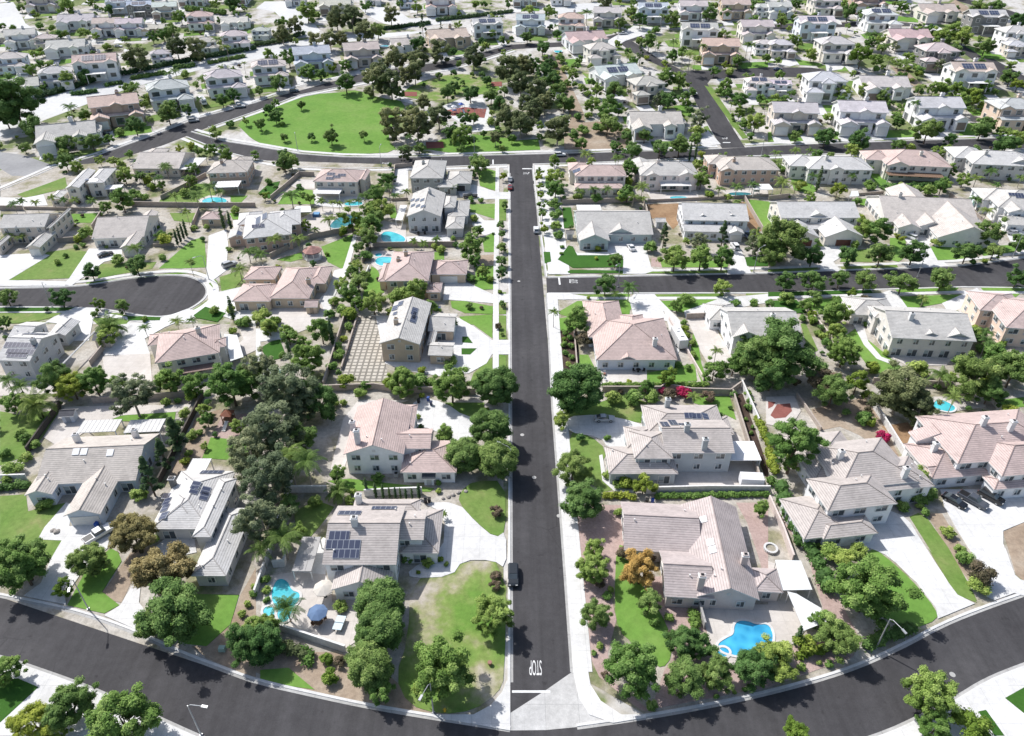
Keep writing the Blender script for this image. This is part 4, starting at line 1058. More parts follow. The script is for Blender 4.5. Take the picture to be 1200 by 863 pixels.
# drives, front lawns and back yards of the far houses
rf = random.Random(3)
for p, rot, s, m in FARH:
    cr, sr = math.cos(rot)*s, math.sin(rot)*s
    def wp(x, y): return (p.x+x*cr-y*sr, p.y+x*sr+y*cr)
    def strip_of(x0, x1, y0, y1):
        while y1-y0 > 1.0:
            Q = [wp(x0, y0), wp(x1, y0), wp(x1, y1), wp(x0, y1)]
            if not any(inpoly(a, b, Rd) for a, b in Q for Rd in ROADS): return Q
            y0 += 1.0
    gx = {'a': (-7.2,-2.2), 'b': (1.8,7.0), 'c': (3,7), 'd': (-7.6,-2.6), 'e': (-7.2,-1.8)}[m]; NP[0] += 1; dz = .003*(NP[0] % 12)
    for nm, mt, z, q in (('driveway', 'concrete', .15, (gx[0], gx[1], -17, -8.2)), ('lawn', rf.choice(['lawn', 'green_lawn', 'lawn', 'dry_lawn']), .11, (gx[1]+.3, 8.5, -14, -8.5) if gx[0] < 0 else (-8.5, gx[0]-.3, -14, -8.5)), ('lawn', rf.choice(['lawn', 'soil', 'dry_lawn', 'green_lawn']), .10, (-8, rf.uniform(-2, 5), 5.5, 11)), ('patio', 'patio', .13, (2, 8, 5.3, 9))):
        Q = strip_of(*q)
        if Q:
            ground_patch(nm, Q, z+dz, mt, .1)
            if nm == 'driveway': block_poly(Q)
# road markings: STOP legends, stop bars
def legend(u, v, rot, w=2.6, ln=2.9):
    cu = bpy.data.curves.new('stop_legend', 'FONT'); cu.body = 'STOP'; cu.align_x = 'CENTER'; cu.align_y = 'CENTER'; cu.size = 1; cu.offset = .0
    t = bpy.data.objects.new('t', cu); COL.objects.link(t); bpy.context.view_layer.update()
    me = bpy.data.meshes.new_from_object(t.evaluated_get(bpy.context.evaluated_depsgraph_get())); bpy.data.objects.remove(t)
    me.materials.clear(); me.materials.append(M['paint'])
    xs = [q.co.x for q in me.vertices]; ys = [q.co.y for q in me.vertices]
    k, k2 = w/(max(xs)-min(xs)), ln/(max(ys)-min(ys)); cx, cy = (max(xs)+min(xs))/2, (max(ys)+min(ys))/2
    for q in me.vertices: q.co = ((q.co.x-cx)*k, (q.co.y-cy)*k2, 0)
    p = G(u, v); o = mesh_obj('road_marking', me, None, None, (p.x, p.y, p.z+.06), R(rot)); o['kind'] = 'structure'
legend(627.5, 783, 180, 1.95, 2.6); legend(672, 330, 90, 2.3, 2.6); legend(617, 202.5, 0, 2.6, 4.2); legend(849, 161.5, 0, 2.8, 5); legend(452, 191, -90, 3, 3); legend(238, 155, -115, 3, 3)
for s in ('600,809.5 645,809.5 645,812.3 600,812.3', '654,325.5 656,325.5 657,334 655,334', '612,197.6 623,197.6 623,198.6 612,198.6', '847,167 856,167 856,167.8 847,167.8', '577,187.5 578.5,187.5 578.5,193 577,193'):
    ground_patch('road_marking', W(opx(s)), .062, 'paint')
for u, v in ((612,510), (655,605), (1116,791), (626,560), (608,330), (700,835), (640,285)):
    p = G(u, v); q = MB('gutter'); q.hexa([Vector((math.cos(a)*.45, math.sin(a)*.45, 0)) for a in [2*math.pi*k/14 for k in range(14)]], [Vector((math.cos(a)*.45, math.sin(a)*.45, .03)) for a in [2*math.pi*k/14 for k in range(14)]])
    o = mesh_obj('manhole_cover', q.mesh('manhole_cover'), None, None, (p.x, p.y, p.z+.05)); o['kind'] = 'structure'
# ---------------------------------------------------------------- swimming pools
def pool(c, s, label, water='pool_water', cop=(.62,.58,.54), steps=True, ccol='concrete'):
    P = smooth_closed(W(pts(c, s)), 2); block_poly(P)
    cx = sum(p[0] for p in P)/len(P); cy = sum(p[1] for p in P)/len(P); r = empty('swimming_pool', (cx, cy, terrain(cy)+.2)); tag(r, label, 'pool')
    Q = [(x-cx, y-cy) for x, y in P]
    A = sum(Q[i][0]*Q[(i+1) % len(Q)][1]-Q[(i+1) % len(Q)][0]*Q[i][1] for i in range(len(Q)))
    if A < 0: Q = Q[::-1]
    n = len(Q); out = []
    for i in range(n):
        t = (Vector(Q[(i+1) % n])-Vector(Q[i-1])); t = t.normalized() if t.length else Vector((1, 0)); out.append((Q[i][0]+t.y*.42, Q[i][1]-t.x*.42))
    w = MB(water); w.face([(x, y, .02) for x, y in Q], 0)
    k = MB('cap_tile' if ccol == 't' else 'kerb', 'pool_water')
    for i in range(n):
        j = (i+1) % n; a, b, d, e = Q[i], Q[j], out[j], out[i]
        k.face([(*a, .10), (*e, .10), (*d, .10), (*b, .10)]); k.face([(*e, -.1), (*d, -.1), (*d, .10), (*e, .10)]); k.face([(*b, .0), (*a, .0), (*a, .10), (*b, .10)], 1)
    mesh_obj('coping', k.mesh('coping'), r); mesh_obj('water', w.mesh('water'), r)
pool('41', '75,190 95,150 122,142 150,160 165,198 203,207 200,240 176,268 165,300 150,335 118,345 100,322 97,275 72,240', 'turquoise freeform backyard pool below the house with stacked solar arrays')
pool('41', '32,293 42,275 62,270 84,277 92,293 84,310 62,317 40,310', 'small round turquoise spa beside the freeform pool and palm')
pool('42', '940,445 985,415 1020,400 1020,355 1045,335 1090,340 1120,355 1177,350 1200,400 1190,450 1120,468 1050,500 1000,490 960,475', 'bright blue kidney-shaped pool behind the mauve single-storey house', 'blue_water')
pool('42', '938,480 950,462 972,458 992,468 998,484 985,500 960,502 944,494', 'round blue spa ringed with pale stone beside the bright blue pool', 'blue_water')
pool('23', '760,480 790,465 860,500 855,520 820,525 755,505', 'turquoise pool half hidden behind a spreading tree and leaning palm')
pool('10', '925,220 960,205 1000,203 1040,212 1045,228 1000,238 940,236', 'oval turquoise pool on a lawn behind the brown two-storey house')
pool('11', '575,375 595,360 635,365 680,385 690,405 660,418 610,418 578,405', 'kidney-shaped teal pool behind the grey solar house', 'pool_water')
pool('11', '545,495 570,478 630,480 628,505 580,522 555,512', 'blue pool against the pink-roofed tan house')
pool('11', '545,470 558,462 580,464 578,475 555,479', 'tiny round spa above the blue pool of the tan house')
pool('11', '405,228 490,222 490,242 410,245', 'narrow turquoise pool behind the pink roof with scattered solar arrays')
pool('11', '330,345 370,300 420,285 490,290 490,312 440,330 380,350', 'dark lagoon pool ringed with palms below the pink solar roof', 'dark_water')
pool('12', '725,200 800,200 805,211 728,213', 'slim turquoise lap pool beside the slatted patio cover')
pool('12', '990,185 1040,180 1100,185 1095,197 1000,197', 'dark curved pool behind the terracotta house', 'dark_water')
pool('13', '890,225 910,215 945,225 935,250 910,248 895,240', 'small turquoise pool beside tall palms behind the rambling white house')
pool('01', '570,205 612,203 610,222 572,224', 'distant turquoise pool behind a pink roof above the curved street')
pool('02', '190,230 228,226 232,245 200,252', 'small turquoise pool at the end of the gravel path')
pool('01', '1110,165 1140,160 1150,175 1120,180', 'far blue pool by the dirt lot above the park') if False else None
pool('02', '425,540 470,535 475,565 435,570', 'teal backyard pool under thin tall trees on the corner lot')
pool('21', '70,330 100,325 125,345 110,375 80,370', 'half shaded turquoise pool beside the round artificial lawn', 'pool_water')
# ---------------------------------------------------------------- garden walls, fences and hedges
def wallmat(k): return {'t': ('block', (.40,.345,.30)), 'w': ('block', (.66,.65,.63)), 'k': ('block', (.085,.075,.065)), 's': ('block', (.34,.33,.32)), 'p': ('block', (.60,.52,.48))}[k]
def garden_wall(k, c, s, label, h=1.8, th=.22, name='garden_wall', cat='wall'):
    P = [G(*p) for p in pts(c, s)]; m, col = wallmat(k); b = MB(m); cap = MB(m); c0 = P[0].copy()
    for a, d in zip(P, P[1:]):
        n = max(1, int((d-a).length/5)) if a.y > 230 else 1
        for i in range(n):
            q0 = a.lerp(d, i/n)-c0; q1 = a.lerp(d, (i+1)/n)-c0
            q0.z = terrain(q0.y+c0.y)-c0.z; q1.z = terrain(q1.y+c0.y)-c0.z
            t = Vector((q1.x-q0.x, q1.y-q0.y, 0)); 
            if t.length < .05: continue
            t.normalize(); nn = Vector((-t.y, t.x, 0))
            for mb, hw, z0, z1 in ((b, th/2, -.2, h), (cap, th/2+.06, h, h+.09)):
                lo = [q0-nn*hw, q1-nn*hw, q1+nn*hw, q0+nn*hw]
                mb.hexa([x+Vector((0,0,z0)) for x in lo], [x+Vector((0,0,z1)) for x in lo])
    r = empty(name, c0); mesh_obj('panel', b.mesh('panel'), r, col); mesh_obj('coping', cap.mesh('coping'), r, tuple(min(.8, x*1.12) for x in col)); tag(r, label, cat); return r
WALLS = '''t|12|230,236 600,222|beige block wall behind the columned grey corner house
t|12|602,215 625,300 640,345|beige block wall between the columned corner house and the bare dirt yard
t|12|622,226 1060,206 1177,202|long beige block wall below the terracotta house
t|12|1064,210 1150,360|slanting tan wall along the edge of the bare dirt yard
t|13|0,216 95,207|short beige wall left of the cream house with brown garage doors
t|13|405,196 530,186|low beige wall under the backyard palms
t|13|832,200 985,322|tan wall running down beside the rambling white house
t|13|332,262 430,360|tan wall beside the cream house with brown garages
t|10|0,262 110,262|short beige wall above the house with red shutters
t|10|115,258 470,264|beige wall below the cream house with three solar panels
t|10|605,243 930,248 1177,248|long tan wall under the oval pool
t|10|470,285 428,350|short tan wall between red-shuttered and three-gabled houses
t|10|268,412 420,402|curved beige wall beside the three-gabled cream house garage
t|10|918,268 880,362|beige wall left of the small tan garden building
t|10|742,215 950,108|diagonal brown wall along the palm garden
t|10|708,430 802,428|short wall below the row of dark cypresses
t|11|540,432 915,428|tan block wall between the kidney pool and pink-roofed house
t|11|622,196 640,70 720,62|tan wall around the dirt side yard of the sage corner house
t|11|622,220 700,216|short tan wall below the sage corner house
t|11|66,484 250,395 470,352|stepped brown wall beside the lagoon pool
t|11|520,432 490,505|tan wall beside the spa and blue pool
w|11|492,600 520,530|low white wall by the narrow backyard lawn
t|11|200,105 70,215|dark wall between the putting green and the pink solar roof
t|11|202,104 270,106|short beige wall at the top of the striped patio
t|21|300,428 545,418 625,430 1010,442|tan block wall behind the white house with pink tile
t|21|312,410 410,95|tan wall left of the paver-grid yard
t|21|394,330 470,85|low rail wall along the paver-grid edge
t|22|415,432 680,432 700,418 820,440 1000,445 1050,408|beige wall with stepped end behind the bougainvillea
w|22|1052,402 1130,580|white wall beside the red round patio
p|22|720,100 880,382|low cream wall beside the parked camper
t|22|285,160 298,318|thin tan wall on the bush row by the main street
t|22|800,96 895,92|beige wall at the top of the striped house's side yard
t|22|1010,445 1135,850|cream wall beside the planting strip of the grey-green house
k|20|282,498 130,715|dark timber fence left of the three-skylight house
k|20|940,450 735,855|dark timber fence right of the three-skylight house
t|20|430,484 665,470|beige wall behind the leafy back hedge
t|20|665,468 880,455|grey wall over the gravel garden of the three-skylight house
t|20|420,312 480,238|beige wall beside the long white patio cover
w|20|0,842 130,838|white wall left of the three-skylight house
w|23|440,445 520,560 660,790|white wall splitting the two bare backyards
t|23|478,392 840,412|tan block wall behind the spreading tree
t|23|842,425 940,470|brown wall by the half hidden pool
w|23|1025,475 1065,530|white wall right of the half hidden pool
t|23|130,450 240,610|brown low wall beside the bare dirt backyard
p|23|180,60 300,200|thin cream wall along the terraced planting
w|31|172,310 122,480 60,690 0,862|white wall along the dark grove
w|31|158,382 330,382|white wall segment under the grey palm
w|31|500,400 640,392 765,388|white wall behind the row of slim cypresses
w|31|148,640 135,722 80,728|small white L-shaped wall by the pergola
w|41|95,372 180,400 300,440 415,478|white wall along the pool deck edge
w|32|615,388 900,380 1180,382|white wall between the grey-green and mauve houses
p|33|0,425 60,560 110,700|cream wall beside the round stone seat
s|42|848,250 862,300 882,372|rough grey stone wall at the corner of the blue pool
w|33|160,390 200,540 250,640|narrow white wall beside the long ivy hedge'''
for ln in WALLS.split('\n'):
    k, c, s, lab = ln.split('|'); garden_wall(k, c, s, lab, 1.1 if ('low' in lab or 'thin' in lab) else 1.8)
# ---------------------------------------------------------------- foliage
rng = np.random.default_rng(11)
def leaf_mesh(name, mat, centres, radii, n_leaf, leaf, shade, core=.78, squash=.9, extra=None, up=.75):
    """clumps of leaf-sized faces around the given centres, each with a dark inner lump"""
    V, F, S = [], [], []
    t = (1+5**.5)/2
    ico = np.array([(-1,t,0),(1,t,0),(-1,-t,0),(1,-t,0),(0,-1,t),(0,1,t),(0,-1,-t),(0,1,-t),(t,0,-1),(t,0,1),(-t,0,-1),(-t,0,1)])/math.sqrt(1+t*t)
    icf = [(0,11,5),(0,5,1),(0,1,7),(0,7,10),(0,10,11),(1,5,9),(5,11,4),(11,10,2),(10,7,6),(7,1,8),(3,9,4),(3,4,2),(3,2,6),(3,6,8),(3,8,9),(4,9,5),(2,4,11),(6,2,10),(8,6,7),(9,8,1)]
    base = 0; faces = []
    for c, r, sh in zip(centres, radii, shade):
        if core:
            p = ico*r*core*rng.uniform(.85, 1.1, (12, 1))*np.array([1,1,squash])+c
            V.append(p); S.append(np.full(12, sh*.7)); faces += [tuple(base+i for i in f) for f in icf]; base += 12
        n = n_leaf
        d = rng.normal(size=(n, 3)); d /= np.linalg.norm(d, axis=1)[:, None]; d[:, 2] = np.where(d[:, 2] < -.3, -d[:, 2]*.6, d[:, 2])
        rad = r*(rng.uniform(.72, 1.12, (n, 1)))
        pos = c+d*rad*np.array([1, 1, squash])
        nor = d*.8+rng.normal(size=(n, 3))*.42; nor[:, 2] += up; nor /= np.linalg.norm(nor, axis=1)[:, None]
        a = np.cross(nor, rng.normal(size=(n, 3))); a /= np.linalg.norm(a, axis=1)[:, None]; b = np.cross(nor, a)
        s = leaf*rng.uniform(.6, 1.3, (n, 1)); e = rng.uniform(.45, .8, (n, 1))
        q = np.stack([pos-a*s, pos+b*s*e, pos+a*s, pos-b*s*e], axis=1).reshape(-1, 3)
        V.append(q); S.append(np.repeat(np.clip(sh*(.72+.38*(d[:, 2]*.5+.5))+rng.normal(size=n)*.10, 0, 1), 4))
        faces += [(base+4*i, base+4*i+1, base+4*i+2, base+4*i+3) for i in range(n)]; base += 4*n
    V = np.concatenate(V); S = np.concatenate(S)
    me = bpy.data.meshes.new(name); me.from_pydata(V.tolist(), [], faces); me.materials.append(M[mat])
    at = me.attributes.new('shade', 'FLOAT', 'POINT'); at.data.foreach_set('value', S.astype(np.float32))
    me.update(); return me
def crown_points(n, rx, rz, zc, power=.5, irr=.18, lobes=None):
    out = []; ph = rng.uniform(0, 6.28, 3)
    for i in range(n):
        while True:
            d = rng.normal(size=3); d /= np.linalg.norm(d)
            if d[2] > -.75: break
        r = rng.uniform(.35, 1.0)**power*(1+rng.normal()*irr)
        if irr > .12: r *= 1+.20*math.sin(2*math.atan2(d[1], d[0])+ph[0])*math.cos(2.2*d[2]+ph[1])+.12*math.sin(5*math.atan2(d[1], d[0])+ph[2])
        out.append((d[0]*rx*r, d[1]*rx*r, zc+d[2]*rz*r))
    return np.array(out)
# kind: name words, material, crown width/height proportions in units of crown diameter: zc, rz, total height
KINDS = {
 'o': dict(name='shade_tree', adj='dark green', word='shade tree', mat='leaf_dark', zc=.52, rz=.43, tr=.024, bark='bark', nv=4, ncl=34, rc=.135),
 'b': dict(name='leafy_tree', adj='mid green', word='leafy tree', mat='leaf_mid', zc=.54, rz=.48, tr=.024, bark='bark', nv=4, ncl=36, rc=.125),
 'l': dict(name='lime_tree', adj='bright lime green', word='tree', mat='leaf_lime', zc=.54, rz=.44, tr=.022, bark='bark', nv=3, ncl=28, rc=.13),
 'e': dict(name='eucalyptus_tree', adj='grey green', word='eucalyptus', mat='leaf_grey', zc=.68, rz=.60, tr=.026, bark='pale_bark', nv=3, ncl=40, rc=.115),
 'q': dict(name='sycamore_tree', adj='tall olive', word='sycamore', mat='leaf_olive', zc=.60, rz=.58, tr=.026, bark='pale_bark', nv=4, ncl=46, rc=.135),
 'g': dict(name='autumn_tree', adj='golden brown', word='tree', mat='leaf_gold', zc=.52, rz=.40, tr=.022, bark='bark', nv=2, ncl=34, rc=.125),
 'y': dict(name='autumn_tree', adj='yellow gold', word='tree', mat='leaf_yellow', zc=.52, rz=.42, tr=.022, bark='bark', nv=1, ncl=34, rc=.125),
 'i': dict(name='conifer_tree', adj='dark', word='conifer', mat='leaf_pine', zc=.95, rz=.8, tr=.03, bark='bark', nv=2, ncl=44, rc=.12),
 'c': dict(name='cypress_tree', adj='slim dark', word='cypress', mat='leaf_pine', zc=2.0, rz=1.9, tr=.06, bark='bark', nv=1, ncl=26, rc=.36),
 's': dict(name='round_shrub', adj='green', word='shrub', mat='leaf_mid', zc=.36, rz=.36, nv=3, ncl=14, rc=.2),
 't': dict(name='tall_tree', adj='tall green', word='tree', mat='leaf_mid', zc=.95, rz=.60, tr=.03, bark='bark', nv=1, ncl=36, rc=.125),
 'k': dict(name='ball_tree', adj='dense round green', word='ball-shaped tree', mat='leaf_dark', zc=.50, rz=.47, tr=.024, bark='bark', nv=2, ncl=60, rc=.13),
 'v': dict(name='yard_tree', adj='mid green', word='yard tree', mat='leaf_mid', zc=.50, rz=.48, tr=.024, bark='bark', nv=3, ncl=30, rc=.14),
 'u': dict(name='garden_bush', adj='dark green', word='bush', mat='leaf_dark', zc=.38, rz=.40, nv=3, ncl=14, rc=.2),
 'm': dict(name='clipped_shrub', adj='yellow green', word='shrub', mat='leaf_lime', zc=.36, rz=.36, nv=2, ncl=14, rc=.2),
 'f': dict(name='flowering_shrub', adj='magenta', word='bougainvillea', mat='leaf_pink', zc=.34, rz=.34, nv=2, ncl=16, rc=.18),
 'r': dict(name='reddish_shrub', adj='reddish', word='shrub', mat='leaf_red', zc=.38, rz=.38, nv=2, ncl=16, rc=.18),
}
_tm = {}
def tree_meshes(k, var, lod):
    key = (k, var, lod)
    if key in _tm: return _tm[key]
    K = KINDS[k]; n = K['ncl']; rc = K['rc']
    nl, leaf = {2: (150, .0165), 1: (80, .028), 0: (26, .045)}[lod]
    if lod == 0: n = max(9, int(n*.5)); rc *= 1.3
    if lod == 2 and k not in 'smrfcu': n = int(n*2.6); rc *= .74
    if k in 'smfru': leaf *= 1.7
    if k == 'c':
        z = np.linspace(.35, 3.85, n); w = np.clip(np.minimum(z*.9, (4.1-z)*.45), .06, .5)
        C = np.stack([rng.normal(size=n)*.06, rng.normal(size=n)*.06, z], 1); rad = np.clip(w*.62, .09, .36); leaf *= 2.6
    elif k == 'i':
        z = rng.uniform(0, 1, n)**.75; a = rng.uniform(0, 6.28, n); r = (1-z)*.42*rng.uniform(.45, 1, n)+.02
        C = np.stack([np.cos(a)*r, np.sin(a)*r, .25+z*1.5], 1); rad = rc*(1.05-.5*z)
    else:
        C = crown_points(n, .5-rc*.75, K['rz']-rc*.6, K['zc'], .5 if k != 'k' else .42, .10 if k in 'smfru' else (.03 if k == 'k' else .14)); rad = rc*rng.uniform(.7, 1.25, n)
        if k == 'e': C[:, :2] += (rng.normal(size=(1, 2))*.06)*(C[:, 2:]-.5)
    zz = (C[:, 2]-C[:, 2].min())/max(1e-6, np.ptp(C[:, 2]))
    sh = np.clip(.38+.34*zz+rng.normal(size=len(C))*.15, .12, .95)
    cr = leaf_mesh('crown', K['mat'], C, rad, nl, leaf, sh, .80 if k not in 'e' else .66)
    tk = None
    if 'tr' in K:
        zc, tr = K['zc'], K['tr']; b = MB(K['bark']); z1 = zc-K['rz']*.35
        b.tube([(0,0,-.02), (.004,.0,z1*.5), (.01,.006,z1), (.008,.004,zc+K['rz']*.25)], [tr*1.25, tr, tr*.8, tr*.3], 7 if lod else 4)
        for q in range(6 if lod else 3):
            c = C[rng.integers(len(C))]; s = z1*rng.uniform(.65, 1.0)
            b.tube([(.004,.002,s), (c[0]*.45, c[1]*.45, (s+c[2])*.5), tuple(c*.92)], [tr*.5, tr*.35, tr*.12], 5 if lod else 3)
        tk = b.mesh('trunk')
    _tm[key] = (tk, cr); return _tm[key]
def palm_meshes(k, lod):
    key = (k, lod)
    if key in _tm: return _tm[key]
    # unit: crown spread = 1
    b = MB('frond'); n = {'p': 15, 'd': 30}[k]; th = {'p': .0, 'd': .0}[k]
    V, F, S = [], [], []; base = 0
    for i in range(n):
        a = i*2.399+rng.uniform(-.2, .2); el = rng.uniform(.15, 1.15) if k == 'p' else rng.uniform(-.1, 1.35)
        ln = .5*rng.uniform(.85, 1.1); P = []
        d = Vector((math.cos(a)*math.cos(el), math.sin(a)*math.cos(el), math.sin(el))); p = Vector((0, 0, 0)); seg = 6
        for j in range(seg+1):
            P.append(p.copy()); p += d*ln/seg*1.15; d = (d+Vector((0, 0, -.30))).normalized()
        side = Vector((-math.sin(a), math.cos(a), 0))
        for j in range(seg):
            m = 3 if lod else 1
            for q in range(m):
                f0, f1 = q/m, (q+.72)/m if m > 1 else 1
                A, B = P[j].lerp(P[j+1], f0), P[j].lerp(P[j+1], f1); w = (.09+.03*math.sin(j))*(1-.6*abs((j+f0)/seg-.45))
                for sg in (-1, 1):
                    o = side*sg*w+(P[j+1]-P[j])*.5+Vector((0, 0, -w*.55))
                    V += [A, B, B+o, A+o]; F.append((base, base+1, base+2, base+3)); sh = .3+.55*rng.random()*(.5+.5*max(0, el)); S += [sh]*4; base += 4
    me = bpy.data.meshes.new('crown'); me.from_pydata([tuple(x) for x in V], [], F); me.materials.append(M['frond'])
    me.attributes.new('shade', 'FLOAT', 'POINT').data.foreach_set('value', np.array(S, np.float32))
    t = MB('pale_bark' if k == 'p' else 'bark'); t.tube([(0,0,-.02), (.01,0,.5), (0,0,1)], [.028, .02, .022] if k == 'p' else [.06, .055, .06], 7)
    _tm[key] = (t.mesh('trunk'), me); return _tm[key]
TREES = []      # root, xy, px, size words
def pick_lod(px): return 2 if px > 34 else (1 if px > 15 else 0)
def copy_pair(root, tk, cr, dz=0, ts=None):
    if tk: mesh_obj('trunk', tk, root)
    return mesh_obj('crown', cr, root)
def plant(k, u, v, px, hgt=None):
    px = max(px, 4.0)
    if k in 'pd':
        H = hgt or (7.5 if k == 'p' else 3.2); p = G(u, v, H+.3); s = px/pxm(p)*1.12
        s = min(s, 8.5); root = empty('queen_palm' if k == 'p' else 'date_palm', (p.x, p.y, terrain(p.y)), random.uniform(0, 6.28))
        tk, cr = palm_meshes(k, 1 if px > 12 else 0)
        mesh_obj('trunk', tk, root, None, None, None, (s, s, H)); mesh_obj('crown', cr, root, None, (0, 0, H), None, s)
        TREES.append([root, Vector((p.x, p.y)), px, 'feathery green' if k == 'p' else 'stout grey green', 'palm', (u, v)]); return root
    K = KINDS[k]; p = G(u, v, 2.0); D = px/pxm(p)
    for _ in range(3):
        p = G(u, v, K['zc']*D); D = px/pxm(p)
    D *= {'e': .88, 'q': 1.06}.get(k, 1.02)
    g = Vector((p.x, p.y, terrain(p.y)+.05)); rot = random.uniform(0, 6.28)
    tk, cr = tree_meshes(k, random.randrange(K['nv']), pick_lod(px))
    sz = D*random.uniform(.93, 1.07)
    if tk:
        root = empty(K['name'], g, rot); root.scale = (D*random.uniform(.9, 1.1), D*random.uniform(.9, 1.1), sz); mesh_obj('trunk', tk, root); mesh_obj('crown', cr, root)
    else: root = mesh_obj(K['name'], cr, None, None, g, rot, (D, D, sz))
    TREES.append([root, Vector((p.x, p.y)), px, K['adj'], K['word'], (u, v)]); return root
